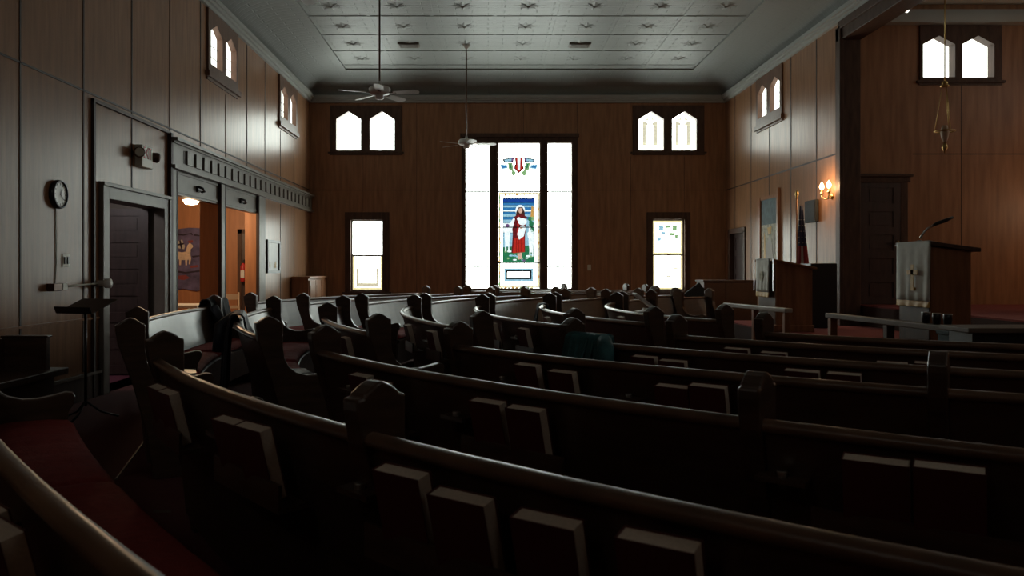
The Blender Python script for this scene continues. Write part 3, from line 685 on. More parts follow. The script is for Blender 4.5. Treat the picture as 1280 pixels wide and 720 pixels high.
# ------------------------------------------------------------------ pews
CX, CY = 5.5, 8.9
def pol(R, th, z): return Vector((CX-R*cos(th), CY+R*sin(th), z))
END_PROF=[(.13,0),(.09,.30),(.01,.60),(-.07,.84),(-.085,.93),(-.085,.960),(-.064,.963),(-.058,.972),(-.03,.990),(0,1.002),(.03,.990),(.058,.972),(.064,.963),(.085,.960),
          (.085,.80),(.094,.73),(.122,.675),(.17,.635),(.24,.613),(.31,.612),(.39,.626),(.44,.638),(.475,.633),(.488,.608),(.478,.57),(.455,.53),(.445,.44),(.44,.3),(.45,.12),(.475,.05),(.48,0)]
MID_PROF=END_PROF
PEWS={}
def rad(row, th):
    t=(abs(math.degrees(th))-30)/30; return row['R']+row.get('k',0)*t+row.get('k2',0)*t*t
def pew(key, row, t0, t1, label, group, dividers=(), books=(), endcaps=(1,1)):
    """curved pew along an arc between two angles; books = angles of hymnals in the racks"""
    th0,th1=radians(t0),radians(t1); tm=(th0+th1)/2; Rm=rad(row,tm)
    base=pol(Rm-.2,tm,0); root=thing('pew',base,label,'pew',group)
    n=max(6,int(abs(t1-t0)/1.6))
    ths=[th0+(th1-th0)*i/n for i in range(n+1)]
    def sw(prof,a=None,b=None,smooth=False,mi=0,mb=None,inset=.0):
        a=th0 if a is None else a; b=th1 if b is None else b
        mm=mb or MB(); k=max(2,int(abs(b-a)/radians(1.6)))
        tt=[a+(b-a)*i/k for i in range(k+1)]
        return mm.sweep([[pol(rad(row,t)-u,t,v) for u,v in prof] for t in tt],True,True,mi,smooth)
    sw([(.10,.10),(.072,.42),(-.042,.85),(-.018,.85),(.094,.42),(.122,.10)]).build('backrest','pewback',root)
    rp=[]
    for i in range(12):
        a=2*pi*i/12; rp.append((-.033+.028*cos(a),.850+.021*sin(a)))
    sw(rp,smooth=True).build('top_rail','rail',root)
    sw([(.08,.395),(.08,.42),(.45,.43),(.478,.42),(.478,.395),(.45,.385)]).build('seat','pew',root)
    sw([(.43,.12),(.43,.39),(.45,.39),(.45,.12)]).build('front_apron','pew',root)
    # cushions in lengths of about 1.6 m
    L=abs(th1-th0)*Rm; nc=max(1,round(L/1.7)); g=.012/Rm
    cp=[(.098,.432),(.094,.475),(.12,.497),(.2,.505),(.36,.503),(.45,.492),(.477,.468),(.477,.445),(.45,.432)]
    for i in range(nc):
        a=th0+(th1-th0)*i/nc+g+.02/Rm; b=th0+(th1-th0)*(i+1)/nc-g-.02/Rm
        mb=MB(); k=max(4,int(abs(b-a)*Rm/.05)); rings=[]
        for j in range(k+1):
            t=a+(b-a)*j/k; e=1-.5*(max(0,1-min(j,k-j)/1.5))**2*1.0; tuft=1-.10*(1 if (j%5==0) else 0)
            rings.append([pol(rad(row,t)-(.27+(u-.27)*(.97 if e<1 else 1)),t,.432+(v-.432)*e*tuft) for u,v in cp])
        mb.sweep(rings,True,True,0,True).build('cushion','cushion',root)
    def endp(t,prof,name,th=.032):
        R=rad(row,t); c=pol(R,t,0); inw=Vector((cos(t),-sin(t),0)); tan=Vector((sin(t),cos(t),0))
        MB().extrude(prof,[],lambda u,v,w: c+inw*u+tan*w+Vector((0,0,v)),-th,th).build(name,'pew',root,bevel=.010)
    endp(th0,END_PROF,'end_panel'); endp(th1,END_PROF,'end_panel')
    for d in dividers: endp(radians(d),MID_PROF,'divider')
    # racks: group book angles
    bs=sorted(books); groups=[]
    for b in bs:
        if groups and abs(b-groups[-1][-1])*Rm<.55: groups[-1].append(b)
        else: groups.append([b])
    for gr in groups:
        a,b=min(gr)-.16/Rm,max(gr)+.16/Rm
        a=max(a,min(th0,th1)+.04/Rm); b=min(b,max(th0,th1)-.04/Rm)
        mb=sw([(.012,.575),(.0,.592),(-.085,.592),(-.085,.575)],a,b)
        sw([(-.085,.575),(-.085,.66),(-.097,.66),(-.097,.575)],a,b,mb=mb); mb.build('book_rack','pew',root)
        # communion cup holder beside the rack
        t=b+.09/Rm
        if t<max(th0,th1)-.12/Rm:
            mb=sw([(.005,.70),(.0,.715),(-.075,.715),(-.075,.70)],t-.07/Rm,t+.07/Rm)
            ch=mb.build('cup_holder','pew',root)
            MB().lathe(pol(rad(row,t)+.045,t,.70),[(.012,-.015),(.016,.03),(.0155,.032)],10).build('glass_cup','metal',ch)
    PEWS[key]=(root,row,th0,th1); return root
def hymnal(row, t, label, group, w=.158, h=.228, d=.048, lift=0):
    R=rad(row,t); inw=Vector((cos(t),-sin(t),0)); rt=Vector((inw.y,-inw.x,0)); c=pol(R,t,0)
    tilt=Vector((0,0,1))-inw*.24; tilt.normalize(); nrm=-(inw+Vector((0,0,1))*.24).normalized()   # pointing to the rear
    p0=c-inw*(.026)+Vector((0,0,.596+lift))             # bottom front centre
    root=thing('hymnal',p0,label,'hymnal',group)
    q=p0+nrm*(d/2+.004)+tilt*(h/2)
    mb=MB()
    for s in (-1,1): mb.obox(q+nrm*s*(d/2-.0015),rt*(w/2),tilt*(h/2),nrm*.0015)
    mb.obox(q-rt*(w/2-.0015),rt*.0015,tilt*(h/2),nrm*(d/2))
    mb.build('cover','cover',root)
    MB().obox(q-rt*.001,rt*(w/2-.0028),tilt*(h/2-.003),nrm*(d/2-.003)).build('pages','pages',root)
    return root
def ray_theta(row, px, off=.06, branch=0):
    """angle at which the sight line through column px crosses the back of a row"""
    best=None; s=(px-VX)/F; out=[]
    N=4000; prev=None
    for i in range(N+1):
        th=radians(-95+190*i/N); p=pol(rad(row,th)+off,th,0)
        if p.y<.3: prev=None; continue
        v=p.x-s*p.y
        if prev is not None and prev*v<=0: out.append((p.y,th))
        prev=v
    out.sort(); return out[min(branch,len(out)-1)][1]

ROW1={'A':dict(R=9.47,k=-.05,k2=.61),'B':dict(R=8.58,k=.5),'C':dict(R=7.80,k=.34),'D':dict(R=7.12),'E':dict(R=6.38),'F':dict(R=5.6),'G':dict(R=4.95)}
ROW2={'B':dict(R=8.67),'C':dict(R=7.88),'D':dict(R=7.15),'E':dict(R=6.38),'F':dict(R=5.6),'G':dict(R=4.86),'H':dict(R=4.1)}
ROW3={'B':dict(R=8.64),'C':dict(R=7.86),'D':dict(R=7.12),'E':dict(R=6.38),'F':dict(R=5.6),'G':dict(R=4.86),'H':dict(R=4.1)}
def end_at(row,px,branch): return abs(math.degrees(ray_theta(row,px,0,branch)))*(1 if branch else 1)
END1={r:-math.degrees(ray_theta(ROW1[r],p,0,0)) for r,p in dict(B=206,C=406,D=573,E=716,F=846,G=955).items()}; END1['A']=30.5
END2={r:-math.degrees(ray_theta(ROW2[r],p,0,0)) for r,p in dict(C=336,D=473,E=602,F=718,G=817,H=906).items()}; END2['B']=27.5
FAR2={r:math.degrees(ray_theta(ROW2[r],p,0,1)) for r,p in dict(B=268,C=342,D=429,E=518,F=603,G=687,H=771).items()}
NEAR3={r:max(FAR2[r]+4.5,math.degrees(ray_theta(ROW3[r],p,0,1))) for r,p in dict(B=313,C=379,D=452,E=531,F=611,G=694,H=776).items()}
NE1={'A':78,'B':80,'C':80,'D':82,'E':82,'F':84,'G':84}
books1={'A':[12,30],'B':[210,224,302,333,520,594,700,836],'C':[462,485,620,667,1100,1190],'D':[668,711,848,892],'E':[812,847,1007,1059],'F':[926,972,1117,1164],'G':[]}
books2={'D':[439],'E':[516,546],'F':[622,660],'G':[689],'H':[781]}
names='ABCDEFGH'
loc_row={'A':'nearest','B':'second','C':'third','D':'fourth','E':'fifth','F':'sixth','G':'seventh','H':'eighth'}
for r,row in ROW1.items():
    div={'B':[ -49.3],'C':[-54.3],'D':[-57.2]}.get(r,[])
    th=[ray_theta(row,p) for p in books1[r]]
    ex={'A':'curved pew with red cushion, nearest the viewer, its end close to the wall bench',
        'B':'long curved pew crossing the whole foreground, second row from the viewer',
        'C':'long curved pew of the near section, third row from the viewer',
        'D':'curved pew of the near section, fourth row from the viewer',
        'E':'curved pew with a teal jacket on its end, fifth row from the viewer',
        'F':'curved pew of the near section, sixth row, next to the front one',
        'G':'front pew of the near section, closest to the pulpit rail'}[r]
    pew('1'+r,row,-END1[r],-NE1[r],ex,'pews of the near section',div,th)
    for i,t in enumerate(th):
        hymnal(row,t,'dark red hymnal, %s from the aisle on the %s pew from the viewer'%(ordinal(i),{'A':'first'}.get(r,loc_row[r])),'hymnals in the racks of the near section',
               lift=random.uniform(-.004,.012),w=.155+random.uniform(-.008,.008),h=.228+random.uniform(-.01,.006))
for r,row in ROW2.items():
    th=[ray_theta(row,p) for p in books2.get(r,[])]
    i=names.index(r)-1
    pew('2'+r,row,-END2[r],FAR2[r],'dark curved pew across the first aisle, %s counted from the partition openings'%(['nearest' ,'second','third','fourth','fifth','sixth','seventh and last'][i]),'pews of the middle section',[-17] if r=='B' else ([-14] if r=='D' else []),th)
    for j,t in enumerate(th):
        hymnal(row,t,'hymnal %s in the back of the pew %s from the partition openings'%(['nearer the aisle','farther from the aisle'][j] if len(th)>1 else 'alone',ordinal(i)),'hymnals in the middle section')
for r,row in ROW3.items():
    i=names.index(r)-1
    pew('3'+r,row,NEAR3[r],40,'pew with a window-lit backrest beyond the second aisle, %s from the framed print'%(['nearest','second','third','fourth','fifth','sixth','seventh and last'][i]),'pews of the farther section')
for r,row in ROW3.items():
    i=names.index(r)-1
    e=dict(B=63,C=70,D=70,E=68,F=62,G=60,H=60)[r]
    pew('4'+r,row,47 if r not in 'GH' else 50,e,'far dark pew below the end wall windows, %s'%(['closest to the end wall','second from the end wall','third from the end wall','fourth from the end wall','fifth from the end wall','sixth from the end wall','in front of all the others there'][i]),'pews of the far section')

# ------------------------------------------------------------------ garments and loose things on pews
def drape(row, ta, tb, fl, bl, material, label, cat, name, seed=1, lift=.012, amp=.012):
    """cloth hung over the top rail: falls fl in front and bl behind"""
    rg=random.Random(seed); R0=rad(row,(ta+tb)/2); base=pol(R0,(ta+tb)/2,.6)
    path=[]
    nb=10
    for i in range(nb): s=i/nb; path.append((-.075-.03*(1-s)-.0,.86-bl*(1-s)))
    for a in (200,160,120,90,60,20): path.append((-.033+.046*cos(radians(a)),.85+.046*sin(radians(a))))
    for i in range(1,nb+1): s=i/nb; path.append((.016+.10*s*fl/.4,.85-fl*s))
    nt=26; ph=[rg.uniform(0,6.28) for _ in range(4)]
    def ringpt(j,i,off):
        t=ta+(tb-ta)*j/nt; u,v=path[i]; down=max(0,.86-v)
        s=j/nt*6.28; wv=amp*(sin(3*s+ph[0])+.6*sin(7*s+ph[1])+.4*sin(11*s+ph[2]))*min(1,down*6+.15)
        sgn=-1 if i<nb+3 else 1
        edge=.02*sin(5*s+ph[3])*down*4*.3
        return pol(rad(row,t+edge*.02)-(u+sgn*(abs(wv)+off)),t+.02*sin(i*.7+ph[1])*down/R0*3,v+lift*(1 if abs(u+.033)<.05 else 0)+off*(1 if abs(u+.033)<.05 else 0)-edge)
    rings=[]
    for j in range(nt+1):
        o=[ringpt(j,i,.012) for i in range(len(path))]; q=[ringpt(j,i,.002) for i in reversed(range(len(path)))]
        rings.append(o+q)
    ob=thing(name,base,label,cat)
    MB().sweep(rings,True,True,0,True).build('cloth_body',material,ob)
    return ob
rE=ROW1['E']; ta,tb=ray_theta(rE,711,.06),ray_theta(rE,756,.06)
j=drape(rE,ta,tb,.30,.34,'teal','teal jacket slung over the aisle end of the fifth pew from the viewer','jacket','jacket',3,amp=.026)
mb=MB()
tA=tb; R=rad(rE,tA)
mb.tube([pol(R+.06,tA,.88),pol(R+.125,tA-.01,.84),pol(R+.135,tA-.012,.72),pol(R+.12,tA-.018,.60)],[.045,.05,.045,.04],12); mb.build('sleeve','teal',j)
tA=ta+(tb-ta)*.62
mb=MB()
for dd in (0,-.008,-.016): mb.tube([pol(R-.02,tA+dd,.905),pol(R+.08,tA+dd,.885),pol(R+.135,tA+dd*1.2,.78),pol(R+.14,tA+dd*1.6,.60)],.009,8)
mb.build('straps','teal',j)
rB=ROW2['B']
j=drape(rB,radians(1.0),radians(4.6),.42,.25,'darkcoat','black coat hung over the end of the lit pew by the partition openings','coat','coat',5,amp=.02,lift=.05)
R=rad(rB,radians(2)); MB().tube([pol(R-.05,radians(1.4),.86),pol(R-.13,radians(1.1),.74),pol(R-.17,radians(.9),.52)],[.05,.055,.045],12).build('sleeve','darkcoat',j)
rG=ROW2['G']
j=drape(rG,radians(-1.5),radians(2.2),.30,.25,'bluecoat','dark blue garment hung over a pew end below the stained glass window','garment','coat',9,amp=.015)
rC=ROW2['C']
j=drape(rC,radians(-13),radians(-18),.30,.55,'bag','dark coat hung over the bend of the second pew from the partition openings','coat','coat',15,amp=.03,lift=.03)
R=rad(rC,radians(-16)); MB().tube([pol(R+.05,radians(-16),.90),pol(R+.16,radians(-16.5),.82),pol(R+.19,radians(-16.8),.62)],[.05,.055,.04],12).build('sleeve','bag',j)
MB().ball(pol(R+.13,radians(-15.2),.83),.045,0,10,1,1,.8).build('pale_lining','paleframe',j)
# white-edged books lying on cushions
for (r,px,th_,lab) in (('B',0,-20.5,'white-edged booklet lying on the red cushion of the lit pew by the wall'),('C',0,-22.5,'white-edged booklet lying on the red cushion near the aisle, second pew from the openings')):
    row=ROW2[r]; t_=radians(th_); c=pol(rad(row,t_)-.36,t_,.515); inw=Vector((cos(t_),-sin(t_),0)); tan=Vector((sin(t_),cos(t_),0))
    t=thing('booklet',c-Vector((0,0,.012)),lab,'booklet')
    MB().obox(c+Vector((0,0,.004)),tan*.14,inw*.09,(0,0,.010)).build('pages','paper',t)
    MB().obox(c+Vector((0,0,.016)),tan*.142,inw*.092,(0,0,.002)).build('cover','black',t)
# open binder on the front pew of the middle section
rH=ROW2['H']; zb=7.72
hx=Vector((UX(819,zb),zb,HZ(387,zb)))
t=thing('open_binder',(hx.x-.1,zb,.88),'white binder propped half open on the pew top beside loose paper','binder')
def slab(a,b,w,th): 
    d=(b-a); m=(a+b)/2; d2=d/2; n=Vector((0,1,0)); k=d.normalized().cross(n); return MB().obox(m,d2,n*w,k*th)
slab(Vector((UX(793,zb),zb,HZ(367,zb))),hx,.11,.010).build('upper_cover','paper',t)
slab(Vector((UX(796,zb),zb,HZ(390,zb))),hx,.11,.006).build('lower_cover','paper',t)
MB().tube([hx+Vector((0,-.11,0)),hx+Vector((0,.11,0))],.014,8).build('spine','black',t)
tq=ray_theta(rH,800,.033,0); c=pol(4.1+.033,tq-.03,.873); c.y-=.02
ob=MB()
ob.add([c+Vector(v) for v in ((-.06,-.05,0),(.06,-.05,0.0),(.07,.05,.0),(-.05,.05,.0),(-.03,-.04,.03),(.03,-.05,.06),(.05,.04,.04),(-.02,.05,.05))],[(0,1,5,4),(1,2,6,5),(2,3,7,6),(3,0,4,7),(4,5,6,7),(3,2,1,0)])
tag(ob.build('crumpled_paper','paper',origin=c),'crumpled white paper on the pew top beside the binder','paper')

# ------------------------------------------------------------------ hanging fans
def fan(x,y,z,rot,label):
    t=thing('ceiling_fan',(x,y,z-.15),label,'ceiling fan','ceiling fans of the hall')
    MB().tube([(x,y,z+.1),(x,y,CZ-.06)],.013,8).build('down_rod','bronze',t)
    MB().lathe((x,y,CZ),[(.02,-.10),(.07,-.04),(.075,.0)],16).build('ceiling_cup','white',t)
    MB().lathe((x,y,z),[(.012,.15),(.03,.09),(.13,.07),(.15,.045),(.15,-.01),(.13,-.03),(.06,-.04),(.06,-.08),(.045,-.10),(.001,-.105)],24).build('motor_housing','white',t)
    for k in range(5):
        a=rot+2*pi*k/5; d=Vector((cos(a),sin(a),0)); n=Vector((-sin(a),cos(a),0)); up=(Vector((0,0,1))*cos(.2)+n*sin(.2)); nn=(n*cos(.2)-Vector((0,0,1))*sin(.2))
        c=Vector((x,y,z-.02))
        br=MB().obox(c+d*.17,d*.07,nn*.02,up*.004)
        b=MB(); prof=[(.20,.045),(.26,.058),(.50,.066),(.55,.05),(.57,.0)]
        pts=[(u,v) for u,v in prof]+[(u,-v) for u,v in reversed(prof[:-1])]
        b.extrude(pts,[],lambda u,v,w:c+d*u+nn*v+up*w,-.004,.004)
        bo=b.build('blade','white',t); br.build('blade_iron','bronze',bo)
fan(UX(474.5,11.0),11.0,HZ(115,11.0),radians(-12),'larger white ceiling fan, in front of the first pair of arched windows')
fan(UX(583,15.1),15.1,HZ(179,15.1),radians(-2),'white ceiling fan before the corner of the tall stained glass window')
fan(-1.62,6.72,3.73,radians(88),'ceiling fan cut off by the top edge, one dark blade tip showing')
for px in (511,724.5):
    y=15.1; x=UX(px,y); t=MB()
    t.box(x-.2,x+.2,y-.12,y+.12,CZ-.035,CZ+.0)
    for k in range(5): t.box(x-.17,x+.17,y-.10+.045*k,y-.075+.045*k,CZ-.045,CZ-.03)
    tag(t.build('ceiling_vent','greytrim',origin=(x,y,CZ-.04)),'grey ceiling vent '+('nearer the hanging fans' if px<600 else 'farther from the fans, over the far pews'),'vent','ceiling vents')

# ------------------------------------------------------------------ right side
root=struct_root('door_3',(XR,17.1,0),'small dark side door in the far corner of the banner wall','door')
mb=MB(); mb.box(XR-.025,XR+.25,16.55,16.66,0,2.1).box(XR-.025,XR+.25,17.59,17.70,0,2.1).box(XR-.025,XR+.25,16.55,17.70,2.06,2.17); mb.build('door_casing','trim',root)
panel_door(root,'door_leaf',lambda u,v,w:(XR+.08+w,u,v),16.66,17.59,.01,2.06,0,.04,5)
MB().ball((XR+.03,16.75,1.0),.035).lathe((XR+.08,16.75,1.0),[(.012,-.04),(.03,0)],10,axis='x').build('door_knob','brass',root)
root=struct_root('door_4',(5.98,12.25,.755),'dark panelled door with moulded lintel in the chancel, behind the pulpit','door')
mb=MB(); mb.box(5.63,5.68,12.19,12.25,.755,2.66).box(6.29,6.40,12.19,12.25,.755,2.66).box(5.62,6.43,12.17,12.25,2.62,2.70).box(5.60,6.46,12.14,12.25,2.70,2.74); mb.build('door_casing','trim',root,bevel=.005)
panel_door(root,'door_leaf',lambda u,v,w:(u,12.235-w,v),5.68,6.29,.76,2.62,0,.04,5)
MB().ball((6.22,12.15,1.7),.03).build('door_knob','brass',root)

# sconce
sy,sz=12.38,2.47
t=thing('wall_sconce',(XR,sy,sz-.12),'lit brass two-arm wall lamp beside the chancel opening','wall lamp')
MB().lathe((XR,sy,sz-.05),[(.05,0),(.05,-.012),(.03,-.03)],16,axis='x').build('back_plate','brass',t)
for s in (-1,1):
    a=MB().tube([(XR-.02,sy,sz-.06),(XR-.09,sy+s*.05,sz-.09),(XR-.11,sy+s*.12,sz-.06),(XR-.11,sy+s*.13,sz)],.010,8).lathe((XR-.11,sy+s*.13,sz),[(.018,-.01),(.03,.015),(.016,.02),(.014,.06)],12).build('arm','brass',t)
    MB().lathe((XR-.11,sy+s*.13,sz+.06),[(.012,0),(.034,.035),(.036,.06),(.02,.10),(.002,.13)],14).build('bulb','glassbulb',a)
    l=bpy.data.lights.new('sconce_light','POINT'); l.energy=9; l.color=(1,.62,.3); l.shadow_soft_size=.04
    lo=bpy.data.objects.new('sconce_light',l); COL.objects.link(lo); lo.parent=t; lo.location=Vector((XR-.2,sy+s*.13,sz+.1))-ORG[t.name]

# banner on the wall
t=thing('wall_banner',(XR,15.1,1.2),'tall narrow banner, slate blue over pale gold, in a wooden frame on the wall','banner')
y0_,y1_=14.66,15.55
MB().box(XR-.02,XR-.005,y0_,y1_,2.14,2.62).build('blue_field','bannerteal',t)
MB().box(XR-.02,XR-.005,y0_,y1_,1.25,2.14).build('pale_field','bannerpale',t)
mb=MB(); mb.box(XR-.05,XR,y0_-.07,y0_,1.2,2.78).box(XR-.05,XR,y1_,y1_+.05,1.2,2.68).box(XR-.04,XR,y0_-.03,y1_+.04,2.62,2.68); mb.build('frame','oak',t)
mb=MB(); RB=lambda u,v,w:(XR-.02-w,u,v)
ym=15.1
mb.extrude([(ym-.12,2.1),(ym+.1,2.08),(ym+.05,1.95),(ym-.08,1.96)],[],RB,0,.004,0)
mb.extrude([(ym-.25,1.3),(ym+.22,1.3),(ym+.16,1.75),(ym,1.92),(ym-.16,1.75)],[],RB,0,.004,1)
mb.extrude([(ym-.3,1.6),(ym-.2,1.58),(ym-.22,1.98),(ym-.28,1.98)],[],RB,0,.004,1); mb.extrude([(ym+.2,1.5),(ym+.3,1.5),(ym+.28,2.0),(ym+.22,1.9)],[],RB,0,.004,0)
mb.build('figures',['gold','flagwhite'],t)
# speaker box on wall
t=thing('wall_loudspeaker',(XR-.1,13.1,2.05),'dark square loudspeaker on the wall behind the flag','loudspeaker')
MB().box(XR-.07,XR-.01,12.86,13.30,2.06,2.42).build('cabinet','darkcoat',t,bevel=.01)
MB().box(XR-.078,XR-.07,12.89,13.27,2.09,2.39).build('grille','darkcoat',t)
MB().box(XR-.02,XR,13.0,13.14,2.18,2.34).build('wall_bracket','black',t)
# flag on pole
fx,fy=UX(996,12.4),12.4
t=thing('standing_flag',(fx,fy,.0),'furled red, white and blue flag on a brass-topped pole beside the lectern','flag')
MB().lathe((fx,fy,0),[(.16,0),(.16,.03),(.05,.06),(.03,.12)],18).build('base','brass',t)
MB().tube([(fx,fy,.1),(fx,fy,2.40)],.014,10).build('pole','oak',t)
MB().lathe((fx,fy,2.40),[(.012,0),(.02,.01),(.012,.02),(.03,.05),(.02,.09),(.002,.13)],12).build('finial','brass',t)
mb=MB(); n=24; rows=14; rings=[]
for i in range(rows+1):
    s=i/rows; z=2.28-1.25*s; hw=.02+.085*s; ring=[]
    for k in range(n):
        a=2*pi*k/n; f=1+.28*sin(5*a+2.0*s); ring.append((fx+.06+.02*s+hw*cos(a)*f,fy-.03+hw*.7*sin(a)*f,z))
    rings.append(ring)
mb.sweep(rings,True,True,0,True)
for p in range(len(mb.f)):
    if len(mb.f[p])==4:
        i,k=divmod(p,n); mb.m[p]= 1 if i<7 else (2 if (k//2)%2==0 else 0)
fl=mb.build('flag_cloth',['flagred','flagblue','flagwhite'],t)
mb=MB()
for i in range(2,7):
    for k in range(0,n,3):
        p=(Vector(rings[i][(k+i)%n])+Vector(rings[i+1][(k+i)%n]))/2; c=Vector((fx+.06,fy-.03,p.z)); d=(p-c).normalized()
        mb.ball(p+d*.002,.007,0,6)
mb.build('stars','flagwhite',fl)

# lectern
lx0,lx1,ly0,ly1=3.89,4.38,10.8,11.5
PB=.45
t=thing('lectern',((lx0+lx1)/2,11.15,PB),'smaller reddish wooden lectern with pale cloth, near the flag','lectern')
mb=MB(); mb.extrude([(lx0,PB),(lx1,PB),(lx1,1.30),(lx0,1.40)],[],lambda u,v,w:(u,w,v),ly0,ly1); mb.box(lx0-.03,lx1+.02,ly0-.02,ly1+.02,PB,PB+.09); mb.build('body','pulpit',t,bevel=.006)
mb=MB(); mb.extrude([(lx0-.05,1.405),(lx1+.05,1.29),(lx1+.05,1.32),(lx0-.05,1.435)],[],lambda u,v,w:(u,w,v),ly0-.04,ly1+.04); mb.build('desk_top','pulpit',t,bevel=.006)
MB().box(lx0-.008,lx0,ly0+.02,ly1-.02,PB+.1,1.36).build('front_panel','trim',t)  # shade built in: dark sheet added over the lectern front
MB().box(lx0-.056,lx0-.05,ly0-.04,ly0-.025,1.0,1.43).box(lx0-.056,lx0-.05,ly1+.025,ly1+.04,1.0,1.43).build('edge_strip','metal',t)
def cloth_hang(x,ya,yb,z0,z1,amp=.008,n=18,m=8,th=.006):
    rings=[]
    for i in range(n+1):
        y=ya+(yb-ya)*i/n
        ring=[(x-th-amp*(1+sin(i*1.35))*((z1-(z0+(z1-z0)*j/m))/(z1-z0)),y,z0+(z1-z0)*j/m) for j in range(m+1)]
        rings.append(ring+[(p[0]+th,p[1],p[2]) for p in reversed(ring)])
    return MB().sweep(rings,True,True,0,True)
p=thing('lectern_cloth',(lx0-.08,11.15,.9),'pale teal-grey cloth hanging down the front of the smaller lectern','cloth')
mb=cloth_hang(lx0-.056,10.9,11.42,.98,1.44); mb.extrude([(lx0-.07,1.437),(lx0+.2,1.375),(lx0+.2,1.381),(lx0-.07,1.444)],[],lambda u,v,w:(u,w,v),10.9,11.42); mb.build('cloth','cloth',p)
cloth_hang(lx0-.056,10.9,11.42,.91,.98,amp=.009).build('fringe','gold',p)
mb=MB(); mb.lathe((lx0-.082,11.16,1.2),[(.07,0),(.07,.003),(.05,.004)],16,axis='x'); mb.build('emblem','bannerpale',p)
# black loudspeaker behind lectern
t=thing('floor_loudspeaker',(4.85,11.6,PB),'black loudspeaker cabinet standing behind the smaller lectern','loudspeaker')
MB().box(4.62,5.0,11.45,11.85,PB,1.38).build('cabinet','black',t,bevel=.012)
MB().box(4.61,4.62,11.48,11.82,PB+.05,1.34).build('grille','darkcoat',t)

# pulpit
px0,px1,py0,py1=3.94,4.30,7.12,7.66
t=thing('pulpit',(4.12,7.4,PB),'large brown wooden pulpit with microphone and pale cloth','pulpit')
mb=MB(); mb.extrude([(px0,PB),(px1,PB),(px1,1.46),(px0,1.50)],[],lambda u,v,w:(u,w,v),py0,py1); mb.box(px0-.03,px1+.03,py0-.03,py1+.03,PB,PB+.1)
mb.build('body','pulpit',t,bevel=.006)
mb=MB(); mb.extrude([(px0-.02,1.51),(px1+.06,1.45),(px1+.06,1.485),(px0-.02,1.545)],[],lambda u,v,w:(u,w,v),py0-.05,py1+.05); mb.build('desk_top','trim',t,bevel=.006)
MB().box(px0-.008,px0,py0+.015,py1-.015,PB+.11,1.47).build('front_panel','trim',t)  # dark sheet added as shade, pulpit front darker than its side
p=thing('pulpit_cloth',(px0-.05,7.38,.9),'pale cloth with a gold cross and gold fringe hanging on the large pulpit','cloth')
mb=cloth_hang(px0-.022,7.08,7.66,1.01,1.55,.010); mb.extrude([(px0-.03,1.546),(px0+.1,1.520),(px0+.1,1.526),(px0-.03,1.552)],[],lambda u,v,w:(u,w,v),7.08,7.66); mb.build('cloth','cloth',p)
cloth_hang(px0-.022,7.08,7.66,.955,1.01,amp=.011).build('fringe','gold',p)
yc=7.33; xc=px0-.053
mb=MB().box(xc-.004,xc,yc-.022,yc+.022,1.13,1.34).box(xc-.004,xc,yc-.09,yc+.09,1.245,1.29).box(xc-.003,xc+.02,yc-.03,yc+.03,1.1,1.13); mb.build('cross','gold',p)
my=7.4
m=thing('gooseneck_microphone',(UX(1147,my),my,1.53),'black gooseneck microphone on top of the large pulpit','microphone')
g=lambda a,b: (UX(a,my),my,HZ(b,my))
MB().lathe((UX(1150,my),my,1.535),[(.04,0),(.04,.015),(.012,.03)],14).build('base','black',m)
MB().tube([g(1150,298),g(1153,293),g(1158,287),g(1166,282)],.010,8).build('gooseneck','metal',m)
MB().tube([g(1166,282),g(1172,279),g(1182,275.5),g(1191,271.5)],[.012,.017,.018,.012],10).build('capsule','black',m)

# altar rails
def altar_rail(a,b,h,posts,label,dark=(),topm='railtop'):
    a=Vector(a); b=Vector(b); d=(b-a).normalized(); n=Vector((-d.y,d.x,0)); m=(a+b)/2
    t=thing('altar_rail',(m.x,m.y,0),label,'railing','altar rails')
    MB().obox(m+Vector((0,0,h-.025)),(b-a)/2,n*.05,(0,0,.025)).build('rail_top',topm,t,bevel=.008)
    MB().obox(m+Vector((0,0,.27)),(b-a)/2,n*.02,(0,0,.02)).build('lower_rail','pulpit',t)
    for i,s in enumerate(posts):
        c=a+(b-a)*s; r=.035
        MB().box(c.x-r,c.x+r,c.y-r,c.y+r,0,h-.05).box(c.x-r-.012,c.x+r+.012,c.y-r-.012,c.y+r+.012,0,.08).build('post','pulpit' if i not in dark else 'trim',t,bevel=.004)
    return t
altar_rail((UX(908,10.7),10.7,0),(UX(986,9.2),9.2,0),.845,(.02,.5,.97),'short pale-topped altar rail in front of the smaller lectern')
altar_rail((UX(1037,8.25),8.25,0),(UX(1197,6.3),6.3,0),.845,(.03,.53,.95),'longer brown-topped altar rail in front of the large pulpit',(1,),'brownrail')
a=Vector((UX(1037,8.25),8.25,0)); b=Vector((UX(1197,6.3),6.3,0))
for i,s in enumerate((.80,.87,.94)):
    c=a+(b-a)*s; t=thing('small_cup',(c.x,c.y,.846),'small black cup standing on the longer altar rail, %s from the pulpit side'%ordinal(i),'cup','black cups on the altar rail')
    MB().lathe((c.x,c.y,.846),[(.001,0),(.028,0),(.034,.06),(.032,.085),(.026,.09),(.022,.03),(.001,.02)],14).build('bowl','black',t)
    MB().lathe((c.x,c.y,.846),[(.033,.084),(.0345,.088),(.0325,.092)],14).build('rim','metal',t)
